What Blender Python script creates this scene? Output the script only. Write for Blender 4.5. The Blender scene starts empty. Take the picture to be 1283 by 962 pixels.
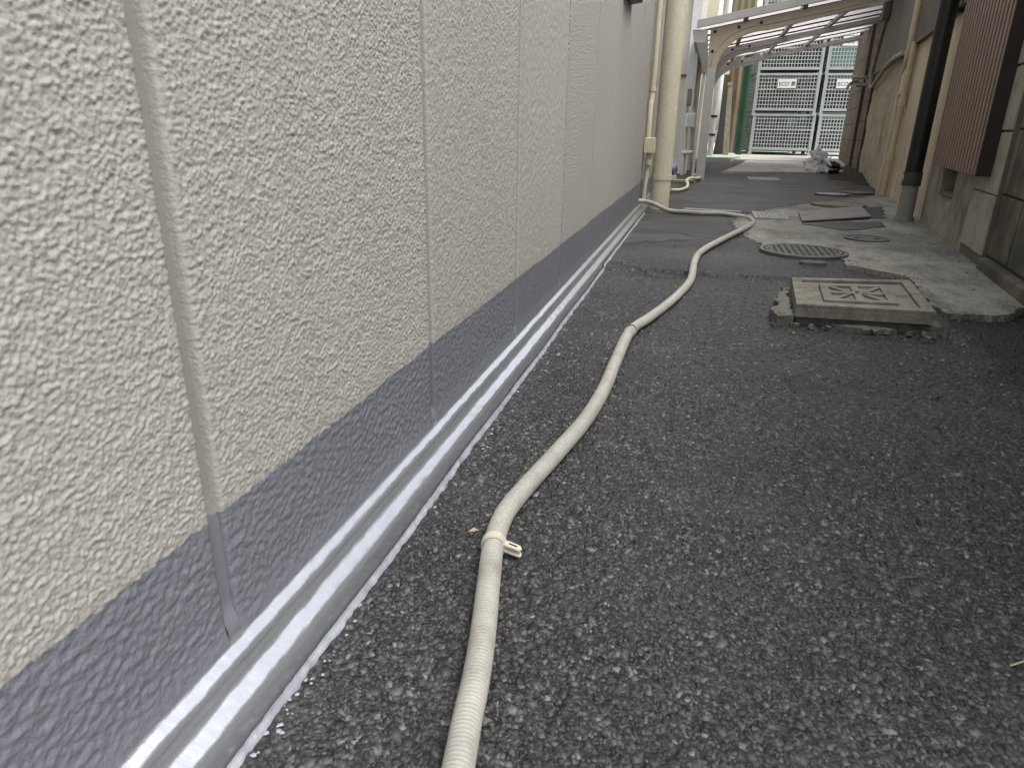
import bpy, bmesh, math, random
import numpy as np
from mathutils import Matrix, Vector

# ------------------------------------------------------------------ camera, sky, sun, exposure
scn = bpy.context.scene
col = scn.collection
cam_d = bpy.data.cameras.new('camera')
cam = bpy.data.objects.new('camera', cam_d); col.objects.link(cam); scn.camera = cam
cam_d.sensor_width = 36.0; cam_d.lens = 24.151
cam_d.clip_start = 0.02; cam_d.clip_end = 900
RT, FW, UP = Vector((0.96569, 0.25926, 0.01494)), Vector((-0.23759, 0.90527, -0.35219)), Vector((-0.10483, 0.33656, 0.93581))
cam.matrix_world = Matrix(((RT.x, UP.x, -FW.x, 0.335), (RT.y, UP.y, -FW.y, 0.0), (RT.z, UP.z, -FW.z, 0.4575), (0, 0, 0, 1)))
cam_d.dof.use_dof = True; cam_d.dof.focus_distance = 1.35; cam_d.dof.aperture_fstop = 13.0

SUN_EL, SUN_AZ = math.radians(62), math.radians(108)      # azimuth clockwise from +y
world = bpy.data.worlds.new('World'); scn.world = world; world.use_nodes = True
wt = world.node_tree; bg = wt.nodes['Background']
sky = wt.nodes.new('ShaderNodeTexSky'); sky.sky_type = 'NISHITA'; sky.sun_disc = False
sky.sun_elevation = SUN_EL; sky.sun_rotation = SUN_AZ
sky.air_density = 1.0; sky.dust_density = 3.0; sky.ozone_density = 1.0
hs = wt.nodes.new('ShaderNodeHueSaturation'); hs.inputs['Saturation'].default_value = 0.28
wt.links.new(sky.outputs[0], hs.inputs['Color']); wt.links.new(hs.outputs[0], bg.inputs[0])
bg.inputs[1].default_value = 0.15
sun_d = bpy.data.lights.new('sun', 'SUN'); sun_d.energy = 0.9; sun_d.angle = math.radians(50); sun_d.color = (1, .96, .9)
sun = bpy.data.objects.new('sun', sun_d); col.objects.link(sun)
sd = Vector((math.sin(SUN_AZ) * math.cos(SUN_EL), math.cos(SUN_AZ) * math.cos(SUN_EL), math.sin(SUN_EL)))
sun.rotation_euler = sd.to_track_quat('Z', 'Y').to_euler()
sun.location = (0, 0, 30)
scn.view_settings.view_transform = 'Standard'; scn.view_settings.look = 'None'
scn.view_settings.gamma = 1.0; scn.view_settings.use_curve_mapping = False
scn.view_settings.exposure = 1.25
scn.cycles.max_bounces = 5; scn.cycles.adaptive_threshold = .012; scn.cycles.use_denoising = True; scn.cycles.filter_width = 1.15

rng = random.Random(11)
nrs = np.random.RandomState(5)

# ------------------------------------------------------------------ numpy noise
def _h(ix, iy, s):
    a = (ix.astype(np.int64) * 374761393 + iy.astype(np.int64) * 668265263 + s * 974711) & 0xffffffff
    a = ((a ^ (a >> 13)) * 1274126177) & 0xffffffff
    a = a ^ (a >> 16)
    return (a & 0xffffff) / float(0xffffff)
def perlin(x, y, s=0):
    x = np.asarray(x, float); y = np.asarray(y, float)
    ix = np.floor(x); iy = np.floor(y); fx = x - ix; fy = y - iy
    u = fx * fx * fx * (fx * (fx * 6 - 15) + 10); v = fy * fy * fy * (fy * (fy * 6 - 15) + 10)
    def g(dx, dy):
        a = _h(ix + dx, iy + dy, s) * 2 * np.pi
        return np.cos(a) * (fx - dx) + np.sin(a) * (fy - dy)
    n0 = g(0, 0) * (1 - u) + g(1, 0) * u; n1 = g(0, 1) * (1 - u) + g(1, 1) * u
    return (n0 * (1 - v) + n1 * v) * 1.5
def fbm(x, y, s=0, o=3):
    r = 0; a = 1
    for k in range(o):
        r = r + a * perlin(x * 2 ** k + 17 * k, y * 2 ** k - 9 * k, s + k); a *= .5
    return r
def worley(x, y, s=0):
    ix = np.floor(x); iy = np.floor(y); best = np.full(np.shape(x), 9.0); rid = np.zeros(np.shape(x))
    for dx in (-1, 0, 1):
        for dy in (-1, 0, 1):
            cx = ix + dx; cy = iy + dy
            px = cx + _h(cx, cy, s); py = cy + _h(cx, cy, s + 1)
            d = np.hypot(px - x, py - y); m = d < best
            best = np.where(m, d, best); rid = np.where(m, _h(cx, cy, s + 2), rid)
    return best, rid
def sstep(a, b, x):
    t = np.clip((x - a) / (b - a), 0, 1); return t * t * (3 - 2 * t)

# ------------------------------------------------------------------ material helper
class Mat:
    def __init__(s, name):
        s.m = bpy.data.materials.new(name); s.m.use_nodes = True
        s.t = s.m.node_tree; s.b = s.t.nodes['Principled BSDF']; s.o = s.t.nodes['Material Output']
    def n(s, ty, ins=None, **props):
        nd = s.t.nodes.new('ShaderNode' + ty)
        for k, v in props.items(): setattr(nd, k, v)
        for k, v in (ins or {}).items():
            if isinstance(v, bpy.types.NodeSocket): s.t.links.new(v, nd.inputs[k])
            else: nd.inputs[k].default_value = v
        return nd
    def set(s, **kw):
        for k, v in kw.items():
            k = k.replace('_', ' ')
            if isinstance(v, bpy.types.NodeSocket): s.t.links.new(v, s.b.inputs[k])
            else: s.b.inputs[k].default_value = v
        return s
    def pos(s): return s.n('NewGeometry').outputs['Position']
    def obj(s): return s.n('TexCoord').outputs['Object']
    def scale(s, v, sc):
        return s.n('Mapping', {'Vector': v, 'Scale': sc}).outputs[0]
    def noise(s, v, scale, detail=4, rough=.6, dist=0):
        return s.n('TexNoise', {'Vector': v, 'Scale': scale, 'Detail': detail, 'Roughness': rough, 'Distortion': dist}).outputs['Fac']
    def voro(s, v, scale, feature='F1', **k):
        return s.n('TexVoronoi', {'Vector': v, 'Scale': scale, 'Randomness': 1.0}, feature=feature, **k)
    def ramp(s, f, stops):
        r = s.n('ValToRGB', {'Fac': f}); e = r.color_ramp.elements
        while len(e) < len(stops): e.new(.5)
        for el, (p, c) in zip(e, stops):
            el.position = p; el.color = (c, c, c, 1) if isinstance(c, (int, float)) else (*c, 1)
        return r.outputs[0]
    def mix(s, f, a, b, mode='MIX'):
        nd = s.n('Mix', data_type='RGBA', blend_type=mode)
        for i, v in ((0, f), (6, a), (7, b)):
            if isinstance(v, bpy.types.NodeSocket): s.t.links.new(v, nd.inputs[i])
            else: nd.inputs[i].default_value = v if i == 0 else ((*v, 1) if len(v) == 3 else v)
        return nd.outputs[2]
    def math(s, op, a, b=0.0, c=0.0):
        nd = s.n('Math', operation=op)
        for i, v in enumerate((a, b, c)):
            if isinstance(v, bpy.types.NodeSocket): s.t.links.new(v, nd.inputs[i])
            else: nd.inputs[i].default_value = v
        return nd.outputs[0]
    def bump(s, h, dist, strength=1.0, normal=None):
        ins = {'Height': h, 'Distance': dist, 'Strength': strength}
        if normal is not None: ins['Normal'] = normal
        nd = s.n('Bump', ins).outputs[0]
        return nd

def weathered(name, c1, c2, scale=8, rough=.7, grain=120, gdist=.0006, stain=None, stain_scale=(6, 6, 1.2), stain_cut=(.5, .7), spec=.4, metallic=0, local=False, speck=0):
    m = Mat(name); v = m.obj() if local else m.pos()
    c = m.mix(m.ramp(m.noise(v, scale, 5), [(.35, 0), (.68, 1)]), c1, c2)
    if stain is not None:
        f = m.ramp(m.noise(m.scale(v, stain_scale), 1.0, 6, .65), [(stain_cut[0], 0), (stain_cut[1], .85)])
        c = m.mix(f, c, stain)
    g = m.noise(v, grain, 6, .7)
    c = m.mix(m.ramp(g, [(.3, .0), (.75, .5)]), c, tuple(x * .55 for x in c1))
    if speck:
        vr = m.voro(v, speck)
        c = m.mix(m.ramp(vr.outputs['Color'], [(.82, 0), (.9, .5)]), c, tuple(min(1, x * 1.9) for x in c1))
    h = m.math('ADD', g, m.math('MULTIPLY', m.noise(v, grain / 6, 3), .8))
    m.set(Base_Color=c, Roughness=rough, Metallic=metallic, Normal=m.bump(h, gdist))
    m.b.inputs['Specular IOR Level'].default_value = spec
    return m.m

# ------------------------------------------------------------------ mesh helper
class MB:
    def __init__(s): s.v = []; s.f = []
    def add(s, vs, fs):
        b = len(s.v); s.v += [tuple(p) for p in vs]; s.f += [tuple(b + i for i in f) for f in fs]; return s
    def box(s, x0, x1, y0, y1, z0, z1, fr=None):
        c = [(x, y, z) for z in (z0, z1) for y in (y0, y1) for x in (x0, x1)]
        if fr: c = [fr(*p) for p in c]
        return s.add(c, [(0, 2, 3, 1), (4, 5, 7, 6), (0, 1, 5, 4), (2, 6, 7, 3), (0, 4, 6, 2), (1, 3, 7, 5)])
    def prism(s, poly, a, b, fr):
        """polygon (u, w) swept from a to b; fr(u, w, t) -> point"""
        n = len(poly); vs = [fr(u, w, a) for u, w in poly] + [fr(u, w, b) for u, w in poly]
        fs = [tuple(range(n - 1, -1, -1)), tuple(range(n, 2 * n))] + [(i, (i + 1) % n, n + (i + 1) % n, n + i) for i in range(n)]
        return s.add(vs, fs)
    def tube(s, path, rad, n=12, caps=True):
        P = [Vector(p) for p in path]; R = rad if hasattr(rad, '__len__') else [rad] * len(P)
        up = Vector((0, 0, 1)); vs = []; prev = None
        for i, p in enumerate(P):
            t = (P[min(i + 1, len(P) - 1)] - P[max(i - 1, 0)]).normalized()
            if prev is None:
                ref = up if abs(t.z) < .9 else Vector((1, 0, 0)); a = t.cross(ref).normalized()
            else: a = (prev - t * prev.dot(t)).normalized()
            b = t.cross(a); prev = a
            vs += [p + (a * math.cos(2 * math.pi * k / n) + b * math.sin(2 * math.pi * k / n)) * R[i] for k in range(n)]
        fs = [(i * n + k, i * n + (k + 1) % n, (i + 1) * n + (k + 1) % n, (i + 1) * n + k) for i in range(len(P) - 1) for k in range(n)]
        if caps: fs += [tuple(range(n - 1, -1, -1)), tuple(range((len(P) - 1) * n, len(P) * n))]
        return s.add(vs, fs)
    def cyl(s, c, r, z0, z1, n=32, r1=None):
        r1 = r if r1 is None else r1
        return s.tube([(c[0], c[1], z0), (c[0], c[1], z1)], [r, r1], n)
    def mesh(s, name, mat, smooth=False, bevel=0, jitter=0):
        me = bpy.data.meshes.new(name)
        v = s.v
        if jitter: v = [tuple(c + rng.uniform(-jitter, jitter) for c in p) for p in v]
        me.from_pydata(v, [], s.f)
        bm = bmesh.new(); bm.from_mesh(me); bmesh.ops.recalc_face_normals(bm, faces=bm.faces)
        if bevel: bmesh.ops.bevel(bm, geom=list(bm.edges), offset=bevel, segments=2, profile=.6, affect='EDGES', clamp_overlap=True)
        bm.to_mesh(me); bm.free()
        if smooth:
            me.shade_smooth()
            if smooth != 'all':
                try: me.set_sharp_from_angle(angle=math.radians(38))
                except Exception: pass
        me.materials.append(mat); return me
    def build(s, name, mat, parent=None, **k): return link(name, s.mesh(name, mat, **k), parent)
def link(name, data, parent=None):
    o = bpy.data.objects.new(name, data); col.objects.link(o)
    if parent is not None: o.parent = parent
    return o
def grid_mesh(name, V, nx, ny, mat):
    """V (ny*nx, 3) array -> smooth quad sheet"""
    me = bpy.data.meshes.new(name)
    i = np.arange((ny - 1) * (nx - 1)); r = i // (nx - 1); c = i % (nx - 1); a = r * nx + c
    q = np.stack([a, a + 1, a + nx + 1, a + nx], 1).astype(np.int32)
    me.vertices.add(len(V)); me.vertices.foreach_set('co', V.astype(np.float32).ravel())
    me.loops.add(q.size); me.loops.foreach_set('vertex_index', q.ravel())
    me.polygons.add(len(q)); me.polygons.foreach_set('loop_start', np.arange(0, q.size, 4, dtype=np.int32))
    me.polygons.foreach_set('loop_total', np.full(len(q), 4, np.int32))
    me.update(); me.validate(); me.shade_smooth(); me.materials.append(mat); return me
def tag(o, label, cat, group=None, kind=None):
    o['label'] = label
    if cat: o['category'] = cat
    if group: o['group'] = group
    if kind: o['kind'] = kind
    return o
def thing(name, label, cat, loc=(0, 0, 0), group=None):
    return tag(link(name, None), label, cat, group)
def copy_tree(o, parent=None, off=(0, 0, 0)):
    c = o.copy(); col.objects.link(c); c.parent = parent
    if parent is None: c.location = Vector(o.location) + Vector(off)
    for ch in o.children: copy_tree(ch, c)
    return c
def catmull(pts, step):
    P = [np.array(p, float) for p in pts]; P = [2 * P[0] - P[1]] + P + [2 * P[-1] - P[-2]]; out = []
    for i in range(1, len(P) - 2):
        n = max(2, int(np.linalg.norm(P[i + 1] - P[i]) / step))
        for k in range(n):
            t = k / n
            out.append(.5 * (2 * P[i] + (P[i + 1] - P[i - 1]) * t + (2 * P[i - 1] - 5 * P[i] + 4 * P[i + 1] - P[i + 2]) * t * t + (3 * P[i] - P[i - 1] - 3 * P[i + 1] + P[i + 2]) * t ** 3))
    out.append(P[-2]); return out

# the neighbour's boundary runs 6.5 degrees off the stucco wall: s = metres along (by y), d = metres out into the alley
AN = math.radians(6.5); TA = math.tan(AN); NX, NY = -math.cos(AN), math.sin(AN)
def rw(d, s, z): return (1.0 + TA * s + NX * d, s + NY * d, z)

# ------------------------------------------------------------------ materials
def asphalt_material(name, dark=0.0, stones=True):
    m = Mat(name); v = m.pos()
    big = m.voro(v, 135); fine = m.voro(v, 330)
    cell = m.n('SeparateColor', {'Color': big.outputs['Color']}).outputs[0]
    cell2 = m.n('SeparateColor', {'Color': fine.outputs['Color']}).outputs[1]
    c = m.mix(m.ramp(cell, [(.2, 0), (1, 1)]), (.015, .0152, .016), (.058, .058, .060))
    c = m.mix(m.ramp(cell2, [(.45, 0), (1, .8)]), c, (.11, .11, .111))
    c = m.mix(m.ramp(cell, [(.96, 0), (.975, .8)]), c, (.20, .197, .19))
    c = m.mix(m.ramp(big.outputs['Distance'], [(.42, 0), (.75, .75)]), c, (.010, .010, .011))
    # damp, algae-darkened patches and pale dusty ones
    damp = m.ramp(m.noise(v, 2.3, 5, .6), [(.5, 0), (.72, .75)])
    c = m.mix(damp, c, m.mix(1.0, c, (.42, .42, .44), 'MULTIPLY'))
    dust = m.ramp(m.noise(m.scale(v, (1, 1, 1)), 3.7, 6, .7), [(.52, 0), (.8, .5)])
    c = m.mix(dust, c, (.10, .098, .093))
    blot = m.ramp(m.noise(m.scale(v, (.7, 1.6, 1)), 1.9, 6, .65, .6), [(.42, 0), (.6, 1)])
    older = m.ramp(m.math('MULTIPLY', m.n('SeparateXYZ', {'Vector': v}).outputs[1], .1), [(.24, 0), (.3, .75)])
    c = m.mix(older, c, m.mix(blot, m.mix(.55, c, (.03, .028, .026)), m.mix(.55, c, (.125, .12, .112))))
    sep = m.n('SeparateXYZ', {'Vector': v})
    mossx = m.math('ADD', m.math('SUBTRACT', sep.outputs[0], m.math('MULTIPLY', sep.outputs[1], .10)), m.math('MULTIPLY', m.noise(v, 5, 5), .35))
    moss = m.ramp(mossx, [(.98, 0), (1.2, .8)])
    c = m.mix(moss, c, (.013, .013, .011))
    # shrinkage cracks in the older surface further along
    ck = m.voro(m.n('VectorMath', {0: v, 1: m.n('VectorMath', {0: m.n('TexNoise', {'Vector': v, 'Scale': 5.0, 'Detail': 5.0}).outputs['Color'], 1: (.35, .35, 0)}, operation='MULTIPLY').outputs[0]}, operation='ADD').outputs[0], 1.1, 'DISTANCE_TO_EDGE').outputs['Distance']
    cm = m.math('MULTIPLY', m.ramp(ck, [(.004, 1), (.016, 0)]), m.ramp(m.math('ADD', m.math('MULTIPLY', sep.outputs[1], .2), m.math('MULTIPLY', m.math('SUBTRACT', m.noise(v, 1.3, 3), .5), .9)), [(.42, 0), (.5, 1)]))
    c = m.mix(m.math('MULTIPLY', cm, .85), c, (.008, .008, .008))
    if dark: c = m.mix(dark, c, (.02, .019, .018))
    h = m.math('SUBTRACT', m.math('MULTIPLY', m.math('SUBTRACT', 1.0, big.outputs['Distance']), m.math('ADD', .4, cell)), m.math('MULTIPLY', fine.outputs['Distance'], .35))
    h = m.math('SUBTRACT', m.math('ADD', h, m.math('MULTIPLY', m.noise(v, 900, 3), .25)), m.math('MULTIPLY', cm, 1.5))
    m.set(Base_Color=c, Roughness=m.ramp(cell2, [(0, .36), (1, .6)]), Normal=m.bump(h, .0032, 1.0))
    m.b.inputs['Specular IOR Level'].default_value = .45
    return m.m
M_ASPH = asphalt_material('asphalt')
M_ASPH_D = asphalt_material('asphalt_patch', .35)

def chip_material():
    m = Mat('stone_chip'); r = m.n('NewGeometry').outputs['Random Per Island']; v = m.pos()
    c = m.ramp(r, [(0, (.014, .014, .015)), (.4, (.034, .0336, .0335)), (.75, (.080, .0788, .077)), (.95, (.138, .135, .131)), (.994, (.24, .233, .222))])
    c = m.mix(m.ramp(m.noise(v, 700, 4), [(.4, 0), (.7, .5)]), c, (.03, .03, .03))
    sep = m.n('SeparateXYZ', {'Vector': v})
    mossx = m.math('ADD', m.math('SUBTRACT', sep.outputs[0], m.math('MULTIPLY', sep.outputs[1], .10)), m.math('MULTIPLY', m.noise(v, 5, 5), .35))
    c = m.mix(m.ramp(mossx, [(.98, 0), (1.2, .8)]), c, (.013, .013, .011))
    damp = m.ramp(m.noise(v, 2.3, 5, .6), [(.5, 0), (.72, .6)])
    c = m.mix(damp, c, m.mix(1.0, c, (.5, .5, .52), 'MULTIPLY'))
    c = m.mix(m.ramp(m.noise(v, 3.7, 6, .7), [(.5, 0), (.75, .32)]), c, (.105, .102, .096))
    m.set(Base_Color=c, Roughness=.42, Normal=m.bump(m.noise(v, 1500, 3), .0004))
    return m.m
M_CHIP = chip_material()

def stucco_material(name, k=1.0, sc=420):
    m = Mat(name); v = m.pos(); sep = m.n('SeparateXYZ', {'Vector': v})
    edge = m.math('ADD', sep.outputs[2], m.math('ADD', m.math('MULTIPLY', m.math('SUBTRACT', m.noise(v, 130, 3), .5), .009), m.math('MULTIPLY', m.math('SUBTRACT', m.noise(v, 3, 2), .5), .012)))
    grey = m.math('LESS_THAN', edge, .174)
    be = m.mix(m.noise(v, 1.6, 5), tuple(k * x for x in (.375, .360, .326)), tuple(k * x for x in (.325, .312, .283)))
    be = m.mix(m.ramp(m.noise(m.scale(v, (3, 9, .7)), 1.0, 5, .6), [(.55, 0), (.75, .35)]), be, tuple(k * x for x in (.29, .278, .25)))
    gr = m.mix(m.noise(v, 9, 4), (.143, .149, .170), (.178, .184, .205))
    c = m.mix(grey, be, gr)
    h = m.math('ADD', m.noise(v, sc, 3, .6), m.math('MULTIPLY', m.noise(v, sc / 2, 2, .5), 1.2))
    m.set(Base_Color=c, Roughness=m.n('Mix', {0: grey, 2: .72, 3: .36}).outputs[0], Normal=m.bump(h, m_bump_stucco))
    m.b.inputs['Specular IOR Level'].default_value = .45
    return m.m
m_bump_stucco = .0006
M_STUCCO = stucco_material('stucco_paint')
m_bump_stucco = .00012
M_SEAL = stucco_material('joint_sealant', .66)  # sealant tone, darkened below the wall paint to put groove shade into it
m_bump_stucco = .0034
M_STUCCO_FAR = stucco_material('stucco_paint_far', 1.0, 220)
def flashing_material():
    m = Mat('grey_gloss_paint'); v = m.pos()
    c = m.mix(m.noise(v, 14, 4), (.47, .482, .515), (.56, .572, .60))
    h = m.math('ADD', m.noise(m.scale(v, (1, .6, 1)), 55, 3), m.math('MULTIPLY', m.noise(m.scale(v, (1, 2.5, 1)), 120, 3), .35))
    m.set(Base_Color=c, Roughness=.22, Metallic=.72, Normal=m.bump(h, .0008, .7)); m.b.inputs['Specular IOR Level'].default_value = .8
    m.b.inputs['Coat Weight'].default_value = .5; m.b.inputs['Coat Roughness'].default_value = .15
    return m.m
M_FLASH = flashing_material()
M_PAINTEDGE = weathered('pale_grey_primer', (.30, .31, .35), (.42, .43, .47), 60, .5, 300, .0006)
M_HOSE = weathered('beige_vinyl', (.455, .443, .395), (.40, .39, .348), 30, .5, 220, .0002, stain=(.27, .25, .205), stain_scale=(22, 22, 22), stain_cut=(.5, .72))
M_CLAMP = weathered('cream_plastic', (.62, .58, .46), (.55, .51, .40), 40, .42, 300, .0001, stain=(.2, .18, .14), stain_scale=(90, 90, 90), stain_cut=(.66, .74))
M_PIPE = weathered('cream_pvc', (.72, .67, .51), (.68, .63, .475), 6, .42, 60, .0001, stain=(.52, .46, .33), stain_scale=(9, 9, 2), stain_cut=(.56, .8))
M_CONDUIT = weathered('cream_conduit', (.68, .625, .46), (.60, .55, .40), 12, .5, 80, .0001, stain=(.32, .28, .2), stain_scale=(20, 20, 6), stain_cut=(.6, .8))
M_DARK = weathered('black_metal', (.012, .012, .012), (.02, .02, .02), 12, .45, 90, .0002)
M_BLACKPIPE = weathered('black_drain_pipe', (.010, .010, .011), (.016, .016, .016), 6, .38, 60, .0001)
M_GREYPIPE = weathered('grey_pvc', (.28, .27, .245), (.33, .32, .29), 7, .55, 90, .0002, stain=(.15, .145, .13), stain_scale=(14, 14, 4), stain_cut=(.5, .75))
M_TAPE = weathered('grey_joint_collar', (.05, .048, .048), (.07, .068, .066), 12, .4, 90, .0001)
M_CONC = weathered('concrete_lid', (.30, .283, .237), (.215, .203, .17), 24, .9, 420, .0011, stain=(.095, .09, .073), stain_scale=(13, 13, 13), stain_cut=(.46, .66), speck=420)
M_MORTAR = weathered('broken_mortar', (.20, .19, .165), (.13, .125, .11), 40, .95, 300, .002, stain=(.05, .05, .045), stain_scale=(30, 30, 30), stain_cut=(.5, .65))
M_IRON = weathered('cast_iron', (.12, .12, .118), (.17, .168, .16), 25, .55, 200, .0004, stain=(.20, .185, .16), stain_scale=(40, 40, 40), stain_cut=(.5, .75), metallic=.3)
M_PIT = weathered('pit_shade', (.012, .012, .011), (.02, .019, .017), 30, .95, 200, .001)  # near-black colour stands in for the shade inside pits, holes, slots and gap
M_STEELPL = weathered('dull_steel_plate', (.27, .25, .24), (.22, .20, .19), 14, .55, 200, .0003, stain=(.11, .085, .065), stain_scale=(12, 12, 12), stain_cut=(.5, .75))
M_COVER = weathered('cement_cover', (.26, .235, .18), (.19, .175, .135), 20, .9, 300, .0008, stain=(.10, .095, .08), stain_scale=(18, 18, 18), stain_cut=(.5, .7))
M_PALEIRON = weathered('pale_galvanised', (.40, .395, .37), (.31, .305, .285), 30, .5, 200, .0004)

def apron_material():
    m = Mat('old_concrete'); v = m.pos()
    c = m.mix(m.ramp(m.noise(v, 3.0, 6, .65), [(.3, 0), (.7, 1)]), (.36, .34, .295), (.26, .247, .215))
    c = m.mix(m.ramp(m.noise(m.scale(v, (2.2, 1.2, 1)), 2.6, 7, .72, .5), [(.46, 0), (.62, .85)]), c, (.11, .108, .097))
    c = m.mix(m.ramp(m.noise(m.scale(v, (1.5, 9, 1)), 3, 4), [(.6, 0), (.72, .3)]), c, (.42, .40, .34))
    c = m.mix(m.ramp(m.noise(m.scale(v, (1.6, .8, 1)), 1.7, 5, .6, .3), [(.45, 0), (.62, .6)]), c, (.10, .097, .085))
    vo = m.voro(v, 240); cc = m.n('SeparateColor', {'Color': vo.outputs['Color']}).outputs[0]
    c = m.mix(m.ramp(cc, [(.8, 0), (.95, .45)]), c, (.48, .46, .40)); c = m.mix(m.ramp(cc, [(.06, .6), (.14, 0)]), c, (.04, .04, .038))
    g = m.math('ADD', m.noise(v, 160, 6, .7), m.math('MULTIPLY', m.noise(v, 22, 4), .8))
    m.set(Base_Color=c, Roughness=.85, Normal=m.bump(g, .0022)); return m.m
M_APRON = apron_material()
M_SLAB = weathered('far_concrete', (.62, .61, .585), (.52, .51, .49), 2.5, .9, 60, .001, stain=(.16, .155, .15), stain_scale=(2, 2, 2), stain_cut=(.5, .7))
M_SLAB_W = weathered('pale_concrete', (.55, .54, .50), (.46, .45, .42), 2.5, .9, 60, .001)
M_SLAB_G = weathered('painted_concrete', (.48, .55, .49), (.40, .46, .41), 3, .8, 60, .001)
M_BLOCK_A = weathered('dirty_block', (.21, .187, .145), (.14, .126, .098), 9, .95, 170, .0022, stain=(.045, .043, .035), stain_scale=(5, 5, 4), stain_cut=(.45, .60))
M_BLOCK_B = weathered('block', (.43, .40, .335), (.34, .315, .262), 9, .95, 150, .0022, stain=(.17, .157, .128), stain_scale=(7, 7, 6), stain_cut=(.5, .68))
M_BLOCK_F = weathered('brown_block', (.21, .165, .12), (.15, .118, .086), 4, .95, 60, .002, stain=(.045, .036, .027), stain_scale=(9, 9, 2), stain_cut=(.48, .65))
M_JOINT_B = weathered('block_joint', (.17, .155, .12), (.12, .11, .09), 20, .95, 150, .001)
M_JOINT_D = weathered('block_joint_dark', (.06, .05, .038), (.04, .034, .026), 20, .95, 150, .001)
M_PLINTH = weathered('grey_render', (.40, .365, .29), (.30, .275, .22), 7, .95, 120, .0016, stain=(.12, .11, .085), stain_scale=(5, 5, 4), stain_cut=(.47, .64))
M_CREAM = weathered('cream_render', (.66, .57, .40), (.56, .48, .335), 6, .9, 110, .0014, stain=(.34, .28, .19), stain_scale=(7, 7, 1.6), stain_cut=(.52, .7))
M_CREAM_R = weathered('rough_cream_render', (.52, .45, .325), (.40, .345, .25), 8, .95, 45, .006, stain=(.24, .20, .14), stain_scale=(11, 11, 2), stain_cut=(.5, .64))
M_SIDING = weathered('grey_brown_siding', (.21, .19, .15), (.15, .135, .108), 5, .7, 60, .0006, stain=(.16, .14, .105), stain_scale=(30, 30, 1.2), stain_cut=(.55, .8))
M_SLAT = weathered('brown_slat', (.28, .20, .155), (.22, .155, .12), 14, .5, 120, .0003)
M_SLATB = weathered('dark_brown_frame', (.022, .016, .012), (.03, .021, .016), 14, .6, 120, .0003)
M_ALU = weathered('grey_aluminium', (.50, .49, .455), (.44, .43, .40), 6, .42, 60, .0001)
M_CHAMP = weathered('champagne_aluminium', (.56, .47, .33), (.50, .42, .30), 5, .4, 60, .0001)
M_ALUD = weathered('dark_aluminium', (.28, .27, .255), (.22, .212, .2), 6, .45, 60, .0001)
M_WIRE = weathered('zinc_wire', (.45, .475, .465), (.365, .39, .38), 6, .5, 60, .0001)
M_SIGN = weathered('white_plate', (.86, .86, .84), (.80, .80, .78), 9, .5, 60, .0001)
M_INK = weathered('black_ink', (.03, .03, .035), (.04, .04, .045), 9, .6, 60, .0001)
M_TAN = weathered('tan_sheet', (.22, .16, .10), (.15, .12, .08), 3, .6, 40, .0005, stain=(.09, .08, .05), stain_scale=(5, 5, 1), stain_cut=(.48, .7))
M_GREEN = weathered('green_sheet', (.035, .10, .055), (.025, .07, .04), 3, .55, 40, .0004)
M_OLIVE = weathered('olive_sheet', (.24, .22, .13), (.18, .165, .10), 3, .6, 40, .0005)
M_WOOD = weathered('pale_wood', (.36, .33, .26), (.26, .235, .18), 12, .8, 90, .0008, stain=(.15, .13, .1), stain_scale=(30, 30, 3), stain_cut=(.5, .7))
M_BOARD = weathered('dark_board', (.022, .022, .018), (.035, .033, .027), 6, .7, 60, .0006)
M_CREAMW = weathered('cream_siding', (.70, .66, .54), (.64, .60, .49), 3, .7, 40, .0004)
M_WHITE = weathered('white_trim', (.80, .80, .77), (.74, .74, .72), 3, .5, 40, .0002)
M_FARWALL = weathered('far_wall', (.10, .16, .13), (.16, .24, .20), 1.2, .7, 20, .001)
M_YELLOW = weathered('yellow_plastic', (.75, .68, .06), (.70, .62, .05), 3, .45, 40, .0001)
M_SOIL = weathered('dark_soil', (.035, .029, .022), (.06, .05, .038), 30, .98, 160, .003, speck=120)
M_STRAW = weathered('dry_straw', (.42, .38, .27), (.33, .29, .2), 60, .8, 300, .0001)
M_TARP = weathered('blue_grey_sheet', (.22, .22, .30), (.16, .16, .22), 9, .6, 60, .002)
M_BAGB = weathered('black_bag', (.012, .012, .013), (.02, .02, .02), 6, .28, 30, .002)
def roof_material():
    m = Mat('translucent_roof'); v = m.pos()
    c = m.mix(m.noise(v, 2, 4), (.84, .815, .82), (.76, .735, .74))
    d = m.n('BsdfDiffuse', {'Color': c}); t = m.n('BsdfTranslucent', {'Color': c}); g = m.n('BsdfGlossy', {'Color': (.8, .8, .8, 1), 'Roughness': .25})
    s1 = m.n('MixShader', {0: .85, 1: d.outputs[0], 2: t.outputs[0]}); s2 = m.n('MixShader', {0: .06, 1: s1.outputs[0], 2: g.outputs[0]})
    m.t.links.new(s2.outputs[0], m.o.inputs[0]); return m.m
M_ROOF = roof_material()
def bag_material():
    m = Mat('clear_plastic_bag'); v = m.pos()
    c = m.mix(m.noise(v, 12, 5), (.92, .93, .95), (.70, .72, .75))
    m.set(Base_Color=c, Roughness=.2, Normal=m.bump(m.noise(v, 26, 5, .6, 1.5), .03)); m.b.inputs['Specular IOR Level'].default_value = .8
    return m.m
M_BAG = bag_material()
def load_material():
    m = Mat('stacked_bottles'); v = m.pos(); vo = m.voro(v, 11)
    c = m.mix(m.ramp(vo.outputs['Color'], [(.1, 0), (.9, 1)]), (.012, .02, .02), (.07, .11, .10))
    m.set(Base_Color=c, Roughness=.35, Normal=m.bump(vo.outputs['Distance'], .03)); return m.m
M_LOAD = load_material()

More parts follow.
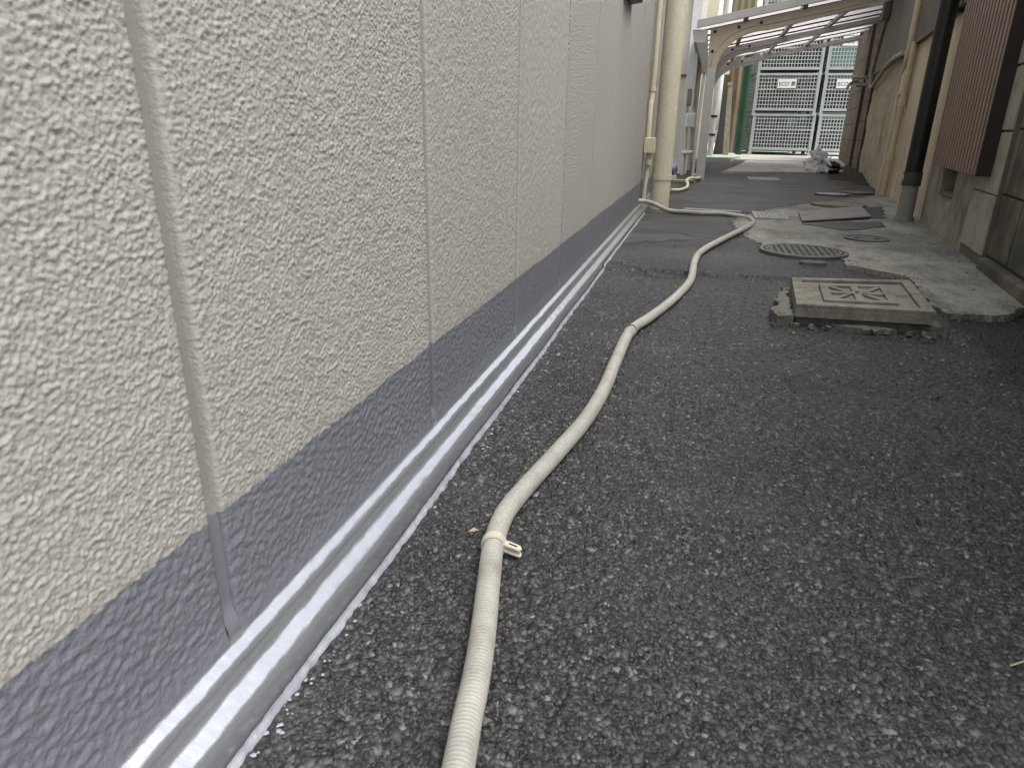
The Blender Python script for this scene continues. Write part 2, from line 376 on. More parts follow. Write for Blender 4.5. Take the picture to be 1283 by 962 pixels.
# ------------------------------------------------------------------ ground sheet
def spaced(segs):
    out = []
    for a, b, s in segs: out += list(np.arange(a, b - 1e-6, s))
    return np.array(out)
APRON = [(.505, 3.89), (.508, 3.70), (.547, 3.30), (.60, 3.06), (.70, 2.95), (.86, 2.79), (.868, 2.68), (.957, 2.57), (1.018, 2.49), (.985, 2.20), (.99, 1.99), (1.11, 2.015), (1.235, 2.14, 0), (1.375, 3.1, 0), (1.52, 4.4, 0), (1.68, 5.83), (1.45, 5.55), (.872, 4.735), (.66, 4.36)]
def inside(poly, x, y):
    r = np.zeros(np.shape(x), bool); n = len(poly)
    for i in range(n):
        (ax, ay), (bx, by) = poly[i][:2], poly[(i + 1) % n][:2]
        if ay != by: r ^= ((ay > y) != (by > y)) & (x < (bx - ax) * (y - ay) / (by - ay) + ax)
    return r
def ground_z(x, y):
    z = .010 * fbm(x * .9, y * .9, 3, 3) * sstep(.25, 1.2, x) + .004 * perlin(x * 4, y * 4, 8)
    seam = 2.36 + .03 * perlin(x * 6, x * 0 + .5, 4) + .006 * perlin(x * 40, x * 0, 6)
    z = z + .012 * sstep(0, .010, y - seam) * sstep(1.0, .55, x) * sstep(9, 4, y)
    z = z - .006
    for cx, cy, cr, lv in ((.742, 2.905, .21, .006), (1.29, 5.83, .18, -.002), (1.50, 6.05, .18, -.002)):      # settled level round the covers
        w = sstep(cr + .08, cr - .03, np.hypot(x - cx, y - cy)); z = z * (1 - w) + lv * w
    z = np.where(inside(APRON, x, y), np.minimum(z, -.006), z)      # the bed under the concrete apron
    z = z * (1 - sstep(12, 20, np.abs(y)))
    return z
gx = spaced([(-120, -8, 16), (-8, -.5, 1.5), (-.5, .0, .1), (.0, 1.34, .0042), (1.34, 2.6, .03), (2.6, 6, .4), (6, 120, 14)])
gy = spaced([(-40, -2, 4), (-2, .26, .2), (.26, 1.0, .0042), (1.0, 1.9, .008), (1.9, 3.2, .013), (3.2, 7, .03), (7, 16, .15), (16, 40, 3), (40, 300, 26)])
X, Y = np.meshgrid(gx, gy)
Z = ground_z(X, Y)
near = sstep(3.2, 2.2, Y) * (Y > .2) * (X > -.02) * (X < 1.4)
f1, rid = worley(X * 95, Y * 95, 21)
Z = Z + near * (.0022 * rid * np.clip(1 - (f1 / .6) ** 2, 0, 1) + .0012 * perlin(X * 60, Y * 60, 5))
g = link('asphalt_ground', grid_mesh('asphalt_ground', np.stack([X.ravel(), Y.ravel(), Z.ravel()], 1), len(gx), len(gy), M_ASPH))
g['kind'] = 'structure'; g['label'] = 'dark worn asphalt of the alley with exposed stone'

def chips(N, area, rmin, rmax, seed, lift=.25, power=2.2, keep=None):
    r = np.random.RandomState(seed); x0, x1, y0, y1 = area
    cx = r.uniform(x0, x1, N); cy = r.uniform(y0, y1, N)
    if keep is not None:
        k = keep(cx, cy, r.uniform(0, 1, N)); cx = cx[k]; cy = cy[k]; N = len(cx)
    rad = rmin + (rmax - rmin) * r.uniform(0, 1, N) ** power
    n = 5; a = r.uniform(0, 6.28, N)[:, None] + np.arange(n)[None] * (2 * np.pi / n) + r.uniform(-.35, .35, (N, n))
    el = r.uniform(.55, 1.0, N)[:, None]; th = r.uniform(0, np.pi, N)[:, None]
    jr = r.uniform(.7, 1.15, (N, n)) * rad[:, None]
    def ring(f):
        u = np.cos(a) * jr * f; w = np.sin(a) * jr * f * el
        return u * np.cos(th) - w * np.sin(th), u * np.sin(th) + w * np.cos(th)
    hgt = rad * r.uniform(.3, .7, N); z0 = ground_z(cx, cy) + .0004
    tx = r.normal(0, .30, N)[:, None]; ty = r.normal(0, .30, N)[:, None]
    bx, by = ring(1.0); txx, tyy = ring(.84)
    V = np.zeros((N, 2 * n, 3))
    V[:, :n, 0] = cx[:, None] + bx; V[:, :n, 1] = cy[:, None] + by; V[:, :n, 2] = (z0 - hgt * (1 - lift) * .5)[:, None]
    V[:, n:, 0] = cx[:, None] + txx; V[:, n:, 1] = cy[:, None] + tyy; V[:, n:, 2] = (z0 + hgt * lift + .0006)[:, None] + txx * tx + tyy * ty + r.uniform(-.08, .08, (N, n)) * rad[:, None]
    base = (np.arange(N) * 2 * n)[:, None]
    top = base + np.arange(n, 2 * n)[None]
    i = np.arange(n); sides = np.stack([i, (i + 1) % n, n + (i + 1) % n, n + i], 1).ravel()
    loops = np.concatenate([top, base + sides[None]], 1).astype(np.int32)
    tot = np.tile(np.array([n] + [4] * n, np.int32), N); st = np.concatenate([[0], np.cumsum(tot)[:-1]]).astype(np.int32)
    me = bpy.data.meshes.new('stone_chips'); me.vertices.add(N * 2 * n); me.vertices.foreach_set('co', V.astype(np.float32).ravel())
    me.loops.add(loops.size); me.loops.foreach_set('vertex_index', loops.ravel())
    me.polygons.add(len(tot)); me.polygons.foreach_set('loop_start', st); me.polygons.foreach_set('loop_total', tot)
    me.update(); me.validate(); me.materials.append(M_CHIP); return me
inview = lambda x, y, u: (x > .045) & (x < .35 + .78 * (y + .05)) & (u < np.clip(1.25 - .42 * y, .12, 1))
tag(link('stone_chips', chips(64000, (.03, 1.3, .28, 1.25), .0012, .0050, 1, .30, 1.9, inview)), 'fine crushed stone exposed all over the near asphalt', None, kind='stuff')
tag(link('stone_chips', chips(26000, (.03, 1.3, 1.2, 3.0), .0018, .0055, 2, .35, 1.8, inview)), 'crushed stone exposed in the asphalt further along', None, kind='stuff')
tag(link('stone_chips', chips(2200, (.05, 1.25, .3, 1.9), .0042, .0088, 3, .34, 1.8, inview)), 'larger pale flat stones scattered in the asphalt', None, kind='stuff')

# ------------------------------------------------------------------ stucco wall on the left
J0, JP = .385, .455
wall = thing('stucco_wall', 'long beige stucco wall with dark grey painted band along its foot', 'wall')
def stucco_h(y, z):
    w = .5 * perlin(y * 130, z * 130, 31); w2 = .5 * perlin(y * 130 + 7, z * 130 - 3, 33)
    f1, rid = worley(y * 385 + w, z * 385 + w2, 41)
    lump = np.clip(1 - (f1 / .7) ** 2, 0, 1) * (.1 + 1.15 * rid)
    n = perlin(y * 275, z * 275, 7); n2 = perlin(y * 80, z * 80, 9)
    h = .0013 * lump + .0007 * n + .0005 * n2
    grey = sstep(.185, .165, z)
    h2 = .0011 * perlin(y * 120, z * 150, 17) + .0005 * perlin(y * 260, z * 260, 19)     # thick paint fills the grain
    return h * (1 - grey) + h2 * grey
for k in range(-3, 15):
    y0, y1 = J0 + JP * (k - 1) + .0062, J0 + JP * k - .0062
    if k == -1: y1 = .0885
    if k < 0: sy = sz = .02
    elif k == 0: sy = sz = .0011; y0 = .09
    elif k == 1: sy = sz = .00125
    elif k == 2: sy = sz = .0020
    elif k == 3: sy = sz = .0036
    else: sy = sz = .009
    ed = np.array([0, .0015, .003, .005, .008])
    ys = np.concatenate([y0 + ed, np.arange(y0 + .008 + sy, y1 - .008, sy), y1 - ed[::-1]])
    zt = .50 + .17 * y1 if k >= 0 else .3
    zs = np.concatenate([np.arange(.045, zt, sz), np.array([zt + .05, zt + .2, 2.0, 2.6, 3.3])])
    yy, zz = np.meshgrid(ys, zs)
    rim = np.minimum(yy - y0, y1 - yy)
    xx = (stucco_h(yy, zz) if k < 4 else 0) * sstep(0, .005, rim) - .012 * (1 - sstep(0, .0026, rim)) ** 1.3
    xx = xx * sstep(zt + .002, zt - .03, zz) + (xx < -.004) * xx * (1 - sstep(zt + .002, zt - .03, zz))
    cove = sstep(.085, .05, zz); xx = xx * (1 - .85 * cove) + .003 * cove
    pmesh = grid_mesh('panel', np.stack([xx.ravel(), yy.ravel(), zz.ravel()], 1), len(ys), len(zs), M_STUCCO if k < 4 else M_STUCCO_FAR)
    pmesh.materials.append(M_STUCCO_FAR); mi = np.zeros(len(pmesh.polygons), np.int32); mi[(len(ys) - 1) * (len(zs) - 6):] = 1
    pmesh.polygons.foreach_set('material_index', mi); link('panel', pmesh, wall)
    js = np.linspace(-.0075, .0075, 7); zs = np.concatenate([np.arange(.045, 1.4, .006 if k < 4 else .05), [2, 3.3]])
    jj, zz = np.meshgrid(js, zs)
    fill = sstep(.19, .16, zz) * .003
    xx = (-.0075 if k == 0 else -.0108) + fill - .0016 * np.cos(jj / .0075 * 1.57) + .0002 * perlin(jj * 60, zz * 12, 3)
    xx = xx * (1 - sstep(.088, .066, zz)) + .0012 * sstep(.088, .066, zz)
    link('joint_seal', grid_mesh('joint_seal', np.stack([xx.ravel(), (jj + J0 + JP * k).ravel(), zz.ravel()], 1), 7, len(zs), M_SEAL), wall)
MB().box(-.30, -.018, J0 - 4 * JP, J0 + 14 * JP, -.1, 3.32).build('backing', M_CREAMW, wall)
# stepped foot flashing
prof = [(-.0008, .0640), (.0002, .0628), (.0009, .0612), (.0024, .0580), (.0055, .0558), (.0096, .0535), (.0124, .0517), (.0140, .0493), (.0143, .0462), (.0134, .0428), (.0124, .0385), (.0125, .0345), (.0140, .0322), (.0172, .0303), (.0212, .0280), (.0252, .0256), (.0278, .0238), (.0296, .0212), (.0306, .0175), (.0312, .0120), (.0324, .005), (.0338, -.02)]
ys = np.concatenate([np.arange(-.6, .2, .02), np.arange(.2, 2.2, .004), np.arange(2.2, 6.4, .02)])
pf = np.array(prof); wob = np.zeros((len(ys), len(pf), 3))
ii = np.arange(len(pf))[None]; yyy = ys[:, None]
wob[..., 0] = pf[None, :, 0] + .0004 * perlin(yyy * 35, ii * .55, 2) + .0004 * perlin(yyy * 130, ii * .8, 5) + .0006 * perlin(yyy * 4, ii * .2, 6) * (ii > 3)
wob[..., 1] = yyy
wob[..., 2] = pf[None, :, 1] + .0004 * perlin(yyy * 40, ii * .5 + 9, 3) + .0004 * perlin(yyy * 140, ii + 3, 7) * (ii > 1)
link('flashing', grid_mesh('flashing', wob.reshape(-1, 3), len(pf), len(ys), M_FLASH), wall)
# pale primer line where the brush met the asphalt
ys = np.arange(.2, 4.0, .003); w = .0040 + .0034 * np.clip(perlin(ys * 28, ys * 0, 12) + .5 * perlin(ys * 90, ys * 0, 13), -.8, 2) + .006 * sstep(.35, .7, perlin(ys * 7, ys * 0, 14))
cols = []
for t, hz in ((0, .010), (.1, .0085), (.45, .0055), (.8, .0045), (1, -.004)):
    cols.append(np.stack([.0352 + w * t + .0006 * perlin(ys * 160, ys * 0 + t * 5, 15), ys, ground_z(ys * 0 + .05, ys) + hz + .0012 * perlin(ys * 60, ys * 0 + t * 3, 16)], 1))
link('paint_edge', grid_mesh('paint_edge', np.stack(cols, 1).reshape(-1, 3), 5, len(ys), M_PAINTEDGE), wall)
sp = MB()
for i in range(70):
    yc = rng.choice([.375, .39, .41, .36, .5, .62, .9, 1.2, 1.35]) + rng.gauss(0, .018) if rng.random() < .7 else rng.uniform(.3, 2.0)
    xc = .040 + abs(rng.gauss(0, .008)); r = rng.uniform(.0006, .0026); n = 7
    z = float(ground_z(np.array([xc]), np.array([yc]))[0]) + .0042
    ring = [(xc + r * math.cos(6.28 * k / n) * rng.uniform(.6, 1.3), yc + r * math.sin(6.28 * k / n) * rng.uniform(.6, 1.4), z - .002) for k in range(n)]
    sp.add(ring + [(xc, yc, z - .0006)], [(k, (k + 1) % n, n) for k in range(n)])
o = sp.build('paint_splashes', M_PAINTEDGE, wall); o['kind'] = 'stuff'

# vent hood on the wall
hood = thing('vent_hood', 'black sheet metal vent hood sticking out high on the stucco wall', 'vent hood')
MB().prism([(-.02, 1.20), (.010, 1.18), (.044, .915), (.042, .900), (-.02, .890)], 2.72, 2.98, lambda u, w, t: (u, t, w)).build('hood', M_DARK, hood, bevel=.003)

# ------------------------------------------------------------------ drain hose
hose = thing('drain_hose', 'ribbed beige drain hose snaking along the asphalt from the stucco wall', 'hose')
hp = [(.235, .20), (.212, .31), (.205, .354), (.197, .399), (.189, .45), (.177, .51), (.160, .584), (.147, .645), (.141, .712), (.151, .788), (.171, .903), (.191, 1.033), (.200, 1.178), (.201, 1.346), (.207, 1.576), (.242, 1.725), (.291, 1.951), (.329, 2.213), (.336, 2.498), (.361, 2.748), (.44, 3.045), (.535, 3.40), (.597, 3.72), (.607, 3.90), (.575, 4.02), (.457, 4.02), (.351, 3.99), (.264, 4.03)]
hp = [(x, y, .0125 + float(ground_z(np.array([x]), np.array([y]))[0]) + .002) for x, y in hp] + [(.165, 4.08, .020), (.085, 4.07, .052), (.03, 4.02, .070), (-.02, 3.985, .074)]
path = catmull(hp, .0005)
cut = min(range(len(path)), key=lambda i: abs(path[i][1] - 1.576))
arc = 0; ribs = []; rr = []
for i in range(0, cut):
    if i: arc += np.linalg.norm(path[i] - path[i - 1])
    ribs.append(path[i]); ph = (arc / .0042) % 1.0; rr.append(.0124 - .0020 * max(0.0, 1 - abs(ph - .5) / .19) ** .6 if abs(ph - .5) < .19 else .0124 + .0002 * math.cos(2 * math.pi * ph))
MB().tube(ribs, rr, 22).build('ribbed_tube', M_HOSE, hose, smooth='all')
MB().tube(path[cut::22], .0122, 18).build('smooth_tube', M_HOSE, hose, smooth='all')
MB().tube(path[cut - 26:cut + 29:5], [.0128, .0142, .0140, .0136, .0142, .0138, .0144, .0140, .0136, .0142, .0138, .0128][:len(path[cut - 26:cut + 29:5])], 20).build('coupling', M_HOSE, hose, smooth='all')
# stray binding wire on the coupling
pc = path[cut]
MB().tube(catmull([(pc[0] - .010, pc[1] - .008, pc[2] + .010), (pc[0] - .002, pc[1] - .004, pc[2] + .016), (pc[0] + .008, pc[1] + .004, pc[2] + .0135), (pc[0] + .014, pc[1] - .004, pc[2] + .006)], .003), .0009, 6).build('binding_wire', M_DARK, hose)
ci = min(range(len(path)), key=lambda i: abs(path[i][1] - .648))
c0 = Vector(path[ci]); tdir = (Vector(path[ci + 9]) - Vector(path[ci - 9])).normalized()
side = tdir.cross(Vector((0, 0, 1))).normalized(); upv = side.cross(tdir)
cl = MB(); n = 26
for ra, rb in ((.0142, .0128),):
    vs = []; fs = []
    for i in range(n):
        a = 2 * math.pi * i / n; dv = side * math.cos(a) + upv * math.sin(a)
        for (r, t) in ((.0128, -.0058), (.0146, -.0052), (.0150, 0), (.0146, .0052), (.0128, .0058)): vs.append(c0 + dv * r + tdir * t)
    for i in range(n):
        for j in range(4): fs.append((i * 5 + j, i * 5 + j + 1, ((i + 1) % n) * 5 + j + 1, ((i + 1) % n) * 5 + j))
    cl.add(vs, fs)
clamp = cl.build('clamp', M_CLAMP, hose, smooth=True)
def tabf(u, w, t): return c0 + side * u + tdir * w + upv * t + Vector((0, -.0035 * (u / .02), 0))
def tab(za, zb, L):
    outer = [(.010, -.0052)] + [(L - .005 + .005 * math.cos(a), .0052 * math.sin(a)) for a in np.linspace(-1.57, 1.57, 9)] + [(.010, .0052)]
    return outer
tb = MB()
o_ = tab(0, 0, .0335); sl = [(.0185, -.0012), (.0275, -.0012), (.0275, .0012), (.0185, .0012)]
for (za, zb) in ((.0035, .0062), (-.0040, -.0016)):
    top = [tabf(u, w, zb - (u - .01) * .22) for u, w in o_]; bot = [tabf(u, w, za - (u - .01) * .22) for u, w in o_]; n = len(o_)
    tb.add(top + bot, [tuple(range(n)), tuple(range(2 * n - 1, n - 1, -1))] + [(i, (i + 1) % n, n + (i + 1) % n, n + i) for i in range(n)])
tb.build('tab', M_CLAMP, clamp, bevel=.0005)
MB().prism([(.0182, -.0010), (.0278, -.0010), (.0278, .0010), (.0182, .0010)], .0040, .0063, lambda u, w, t: tabf(u, w, t - (u - .01) * .22 + .0003)).build('slot', M_PIT, clamp)

# ------------------------------------------------------------------ pipes on the stucco wall
dp = thing('downpipe', 'thick cream drain pipe standing at the stucco wall', 'pipe')
pcx, pcy = .098, 4.27
MB().tube([(pcx, pcy, -.05), (pcx, pcy, 4.4)], .0565, 40).build('pipe', M_PIPE, dp, smooth=True)
br = MB().tube([(pcx, pcy, .172), (pcx, pcy, .200)], .0600, 40).build('bracket', M_PIPE, dp, smooth=True)
MB().box(.0, .05, pcy - .008, pcy + .008, .180, .196).build('bracket_arm', M_CONDUIT, br, bevel=.002)
MB().box(pcx + .055, pcx + .085, pcy - .006, pcy + .006, .174, .198).build('bracket_lug', M_CONDUIT, br, bevel=.002)
MB().tube([(pcx, pcy, 1.9), (pcx, pcy, 2.0)], .0610, 40).build('socket', M_PIPE, dp, smooth=True)
cd = thing('conduit', 'slim cream conduit with a small junction box beside the thick drain pipe', 'conduit')
cx, cy = .022, 4.06
MB().tube(catmull([(cx, cy + .03, 4.4), (cx, cy + .03, 1.2), (cx, cy + .03, .66), (cx - .004, cy + .02, .58), (cx - .003, cy, .46), (cx - .003, cy, .40)], .03), .0145, 14).build('pipe', M_CONDUIT, cd, smooth=True)
jb = MB().box(.002, .062, cy - .035, cy + .035, .325, .405).build('junction_box', M_CONDUIT, cd, bevel=.004)
MB().tube(catmull([(cx + .010, cy, .33), (cx + .012, cy, .30), (cx + .006, cy + .01, .24), (cx - .002, cy + .012, .12), (cx - .004, cy + .012, .05)], .01), .0125, 14).build('tail_pipe', M_CONDUIT, cd, smooth=True)
MB().tube([(cx + .010, cy, .262), (cx + .010, cy + .003, .292)], .0175, 14).build('coupling', M_CONDUIT, cd, smooth=True)
for z in (.64, 1.3): MB().tube([(cx, cy + .03, z), (cx, cy + .03, z + .014)], .0185, 14).build('saddle', M_CONDUIT, cd, smooth=True)
# the wall's far return: a grey-painted strip and the tail of the flashing are part of the wall run

# ------------------------------------------------------------------ concrete apron
def za(x, y=3): return .005 + .012 * np.clip(x - .5, 0, 2)
def ragged(pts, step, amp, seed):
    out = []; n = len(pts); s = 0
    for i in range(n):
        a = np.array(pts[i][:2]); b = np.array(pts[(i + 1) % n][:2]); L = np.linalg.norm(b - a); k = max(1, int(L / step)); nr = np.array([-(b - a)[1], (b - a)[0]]) / L
        am = pts[i][2] if len(pts[i]) > 2 else amp
        for j in range(k):
            p = a + (b - a) * j / k; s += L / k
            out.append(p + nr * am * (perlin(np.array([s * 14]), np.array([.3]), seed)[0] + .6 * perlin(np.array([s * 45]), np.array([.3]), seed + 1)[0]))
    return out
def sheet(name, pts, zf, thick, mat, step=.02, amp=.018, seed=1, **k):
    P = ragged(pts, step, amp, seed); n = len(P)
    me = bpy.data.meshes.new(name); bm = bmesh.new()
    top = [bm.verts.new((p[0], p[1], float(zf(p[0], p[1])))) for p in P]
    cx_, cy_ = np.mean([p[0] for p in P]), np.mean([p[1] for p in P])
    bot = [bm.verts.new((p[0] + (p[0] - cx_) * .0, p[1], float(zf(p[0], p[1])) - thick)) for p in P]
    f = bm.faces.new(top)
    for i in range(n): bm.faces.new((top[i], top[(i + 1) % n], bot[(i + 1) % n], bot[i]))
    bmesh.ops.triangulate(bm, faces=[f]); bmesh.ops.recalc_face_normals(bm, faces=bm.faces)
    bm.to_mesh(me); bm.free(); me.materials.append(mat); return link(name, me)
ap = sheet('concrete_apron', APRON, za, .05, M_APRON, .012, .016, 3)
ap['kind'] = 'structure'; ap['label'] = 'worn concrete apron with a ragged edge along the right hand wall'
for i, (pts, lb) in enumerate((([(.84, 3.80), (1.02, 3.62), (1.22, 3.80), (1.25, 4.0), (1.05, 3.95)], 'a'), ([(1.22, 4.15), (1.31, 4.22), (1.43, 4.85), (1.29, 4.74)], 'b'))):
    p = sheet('asphalt_patch', pts, lambda x, y: za(x) + .0025, .004, M_ASPH, .012, .02, 30 + i); p['kind'] = 'structure'
    p['label'] = ('dark asphalt patch in the concrete in front of the steel plate', 'dark asphalt patch in the concrete beside the round cement cover')[i]

# raised concrete lid
lid = thing('concrete_lid', 'raised square concrete drain lid with a moulded cross pattern', 'drain lid')
A, Bc, Cc, D = Vector((.594, 1.815)), Vector((.911, 1.821)), Vector((.948, 2.217)), Vector((.618, 2.162))
def lf(u, v, z):
    p = A.lerp(Bc, u).lerp(D.lerp(Cc, u), v); return (p.x, p.y, z + .004 * u)
MB().box(0, 1, 0, 1, .014, .0405, lf).build('slab', M_CONC, lid, bevel=.003)
rim = MB()
for a in ((0, 1, 0, .085), (0, 1, .915, 1), (0, .085, .086, .914), (.915, 1, .086, .914)): rim.box(*a, .0400, .0490, lf)
rim.build('rim', M_CONC, lid, bevel=.0018)
for a in ((.22, .78, .20, .27), (.22, .78, .73, .80), (.22, .29, .271, .729), (.71, .78, .271, .729)): MB().box(*a, .0400, .0475, lf).build('rib', M_CONC, lid, bevel=.0012)
for a in ((.47, .53, .271, .729), (.291, .469, .47, .53), (.531, .709, .47, .53)): MB().box(*a, .0400, .0472, lf).build('rib', M_CONC, lid, bevel=.0012)
for sx in (-1, 1):
    for sy in (-1, 1):
        pl = [(.5 + sx * .05, .5 + sy * .055), (.5 + sx * .10, .5 + sy * .05), (.5 + sx * .205, .5 + sy * .20), (.5 + sx * .205, .5 + sy * .225), (.5 + sx * .17, .5 + sy * .225)]
        MB().prism(pl, .0400, .0466, lambda u, w, t: lf(u, w, t)).build('rib', M_CONC, lid, bevel=.001)
MB().box(.485, .515, .485, .515, .047, .0486, lf).build('boss', M_PIT, lid)
# grit crumbled from the concrete edge and collected at the wall foot
def edge_keep(x, y, u):
    e = np.zeros(np.shape(x))
    for dx in (-.03, 0, .03):
        for dy in (-.03, 0, .03): e += inside(APRON, x + dx, y + dy)
    foot = np.exp(-np.abs(x - (.985 + TA * y)) / .03)
    return ((e > 0) & (e < 9) & (u < .55)) | (u < foot * .5)
gm = chips(30000, (.45, 1.6, 1.8, 5.8), .0014, .0060, 8, .5, 2.4, edge_keep); gm.materials[0] = M_MORTAR
co = np.zeros(len(gm.vertices) * 3, np.float32); gm.vertices.foreach_get('co', co); co = co.reshape(-1, 3)
ins = inside(APRON, co[:, 0], co[:, 1]); co[:, 2] += np.where(ins, .010 + .012 * np.clip(co[:, 0] - .5, 0, 2), 0); gm.vertices.foreach_set('co', co.ravel()); gm.update()
tag(link('grit', gm), 'pale grit crumbled along the edge of the concrete apron', None, kind='stuff')
fr_ = thing('mortar_collar', 'broken mortar collar under the raised square lid', 'mortar')
mf = sheet('frame_bed', [(.60, 1.83), (.935, 1.835), (.965, 2.225), (.60, 2.19)], lambda x, y: .0125, .03, M_MORTAR, .01, .006, 51); mf.parent = fr_
mf = sheet('mortar_chunk', [(.548, 1.80), (.588, 1.815), (.606, 2.08), (.575, 2.07), (.565, 1.93), (.545, 1.88)], lambda x, y: .022 + .02 * (y - 1.9), .05, M_MORTAR, .01, .012, 55); mf.parent = fr_
mf = sheet('mortar_chunk', [(.69, 1.79), (.80, 1.79), (.83, 1.805), (.74, 1.815), (.68, 1.81)], lambda x, y: .006, .03, M_MORTAR, .008, .010, 57); mf.parent = fr_
for i in range(16):
    px, py, r = rng.uniform(.53, .98), rng.gauss(1.79, .012), rng.uniform(.004, .010)
    b = MB().box(-r, r, -r * .8, r * .8, -.004, r * .8, lambda x, y, z, a=rng.uniform(0, 3), px=px, py=py: (px + x * math.cos(a) - y * math.sin(a), py + x * math.sin(a) + y * math.cos(a), z))
    b.build('crumb', M_MORTAR, fr_, jitter=r * .35)

# round grate
zt = .0185
gr = thing('round_grate', 'round cast iron drain grate at the edge of the concrete', 'drain grate')
gcx, gcy, gR = .742, 2.905, .163
def ringmb(cx, cy, r0, r1, z0, z1, n=48):
    vs = []; fs = []
    for i in range(n):
        a = 2 * math.pi * i / n
        for r, z in ((r0, z0), (r0, z1), (r1, z1), (r1, z0)): vs.append((cx + r * math.cos(a), cy + r * math.sin(a), z))
    for i in range(n):
        for j in range(4): fs.append((i * 4 + j, i * 4 + (j + 1) % 4, ((i + 1) % n) * 4 + (j + 1) % 4, ((i + 1) % n) * 4 + j))
    return MB().add(vs, fs)
ringmb(gcx, gcy, gR - .016, gR, -.02, zt, 56).build('outer_ring', M_IRON, gr, bevel=.0012)
ringmb(gcx, gcy, gR - .034, gR - .021, -.02, zt, 56).build('inner_ring', M_IRON, gr, bevel=.0012)
MB().cyl((gcx, gcy), gR - .002, -.05, -.004, 40).build('pit', M_PIT, gr)
ri = gR - .03
for i in range(-5, 6):
    t = i * .0235; h = math.sqrt(max(ri * ri - t * t, 0))
    MB().box(gcx + t - .0042, gcx + t + .0042, gcy - h, gcy + h, .001, zt - .001).build('bar', M_IRON, gr)
    MB().box(gcx - h, gcx + h, gcy + t - .0042, gcy + t + .0042, .0, zt - .0022).build('bar', M_IRON, gr)
lump = sheet('mortar_lump', [(.70, 2.66), (.80, 2.665), (.79, 2.71), (.71, 2.71)], lambda x, y: .012, .03, M_MORTAR, .01, .01, 61)
tag(lump, 'small pale lump of mortar in front of the round grate', 'mortar lump')

def disc(name, label, c, r, z, mat, ringm=None, n=48, sq=1.0):
    t = thing(name, label, 'cover')
    ringmb(c[0], c[1], r - .012, r, z - .05, z, n).build('ring', ringm or mat, t, bevel=.001)
    b = MB(); b.cyl(c, r - .015, z - .05, z - .002, n); b.build('disc', mat, t, bevel=.001)
    for k in range(2): MB().cyl((c[0] + (r * .45) * (1 if k else -1), c[1]), .012, z - .01, z - .0012, 12).build('lifting_hole', M_PIT, t)
    return t
disc('small_cover', 'small round grey iron cover sunk in the concrete near the round grate', (1.057, 3.36), .092, za(1.05) + .006, M_IRON, M_IRON)
disc('cement_cover', 'round tan cement cover beside the steel plate', (1.175, 4.84), .165, za(1.18) + .014, M_COVER, M_COVER)
disc('far_cover', 'pale oval looking iron cover in the asphalt beyond the concrete', (1.29, 5.83), .125, .010, M_PALEIRON, M_IRON)
disc('wall_cover', 'flat dull cover close to the two slim wall pipes', (1.50, 6.05), .12, .012, M_COVER, M_IRON)
pl = thing('steel_plate', 'thin flat brown grey steel plate lying on the concrete', 'plate')
def pf_(u, v, z):
    p = Vector((.847, 3.858)).lerp(Vector((1.226, 4.141)), u).lerp(Vector((.88, 4.301)).lerp(Vector((1.285, 4.721)), u), v); return (p.x, p.y, z + .02 * u * .4)
MB().box(0, 1, 0, 1, .014, .022, pf_).build('plate', M_STEELPL, pl, bevel=.001)
# square gratings
def grating(name, label, x0, x1, y0, y1, z, n, mat):
    t = thing(name, label, 'grating')
    f = MB(); w = .012
    for a in ((x0, x1, y0, y0 + w), (x0, x1, y1 - w, y1), (x0, x0 + w, y0 + w, y1 - w), (x1 - w, x1, y0 + w, y1 - w)): f.box(*a, z - .03, z)
    f.build('frame', mat, t)
    MB().box(x0 + .003, x1 - .003, y0 + .003, y1 - .003, z - .05, z - .028).build('pit', M_PIT, t)
    for i in range(n):
        xc = x0 + w + (x1 - x0 - 2 * w) * (i + .5) / n; MB().box(xc - .006, xc + .006, y0 + w, y1 - w, z - .02, z - .001).build('bar', mat, t)
    for yc in (y0 + (y1 - y0) * .35, y0 + (y1 - y0) * .65): MB().box(x0 + w, x1 - w, yc - .005, yc + .005, z - .02, z - .0022).build('bar', mat, t)
    return t
grating('square_grating', 'pale square drain grating beside the bend of the hose', .625, .80, 3.98, 4.32, za(.7) + .006, 9, M_PALEIRON)
grating('long_grating', 'narrow pale drain grating across the asphalt near the canopy', .76, 1.04, 7.12, 7.55, .012, 14, M_PALEIRON)
kb = thing('kerb_strip', 'narrow grey strip lying on the asphalt behind the hose', 'strip')
MB().box(.245, .56, 4.17, 4.235, -.01, .024, lambda x, y, z: (x, y - .12 * (x - .25), z)).build('strip', M_GREYPIPE, kb, bevel=.004)

# ------------------------------------------------------------------ right hand walls
def blockwall(name, label, s0, s1, z0, n, d, mat, jm, length=.39, H=.2, g=.007, thick=.12, ph=0, top=None):
    t = thing(name, label, 'wall')
    MB().box(d - thick, d - .006, s0, s1, z0 - .2, z0 + n * (H + g), lambda a, b, c: rw(a, b, c)).build('mortar', jm, t)
    for r in range(n):
        za_ = z0 + r * (H + g); s = s0 - (length + g) * ((.5 if r % 2 else 0) + ph)
        while s < s1:
            a, b = max(s, s0), min(s + length, s1)
            if b - a > .03:
                dd = d + rng.uniform(-.0015, .0015)
                MB().box(dd - .05, dd, a + .0015, b - .0015, za_, za_ + H, rw).build('block', mat, t, bevel=.004, jitter=.0006)
            s += length + g
    return t
bw = blockwall('block_wall', 'dark stained concrete block wall nearest on the right', .2, 2.752, .06, 6, -.004, M_BLOCK_A, M_JOINT_D, ph=.2)
MB().box(-.1, .022, .2, 2.74, -.1, .052, rw).build('footing', M_BLOCK_A, bw, bevel=.008)
MB().box(-.15, .01, .2, 3.1, 1.304, 1.36, rw).build('coping', M_BLOCK_A, bw, bevel=.006)
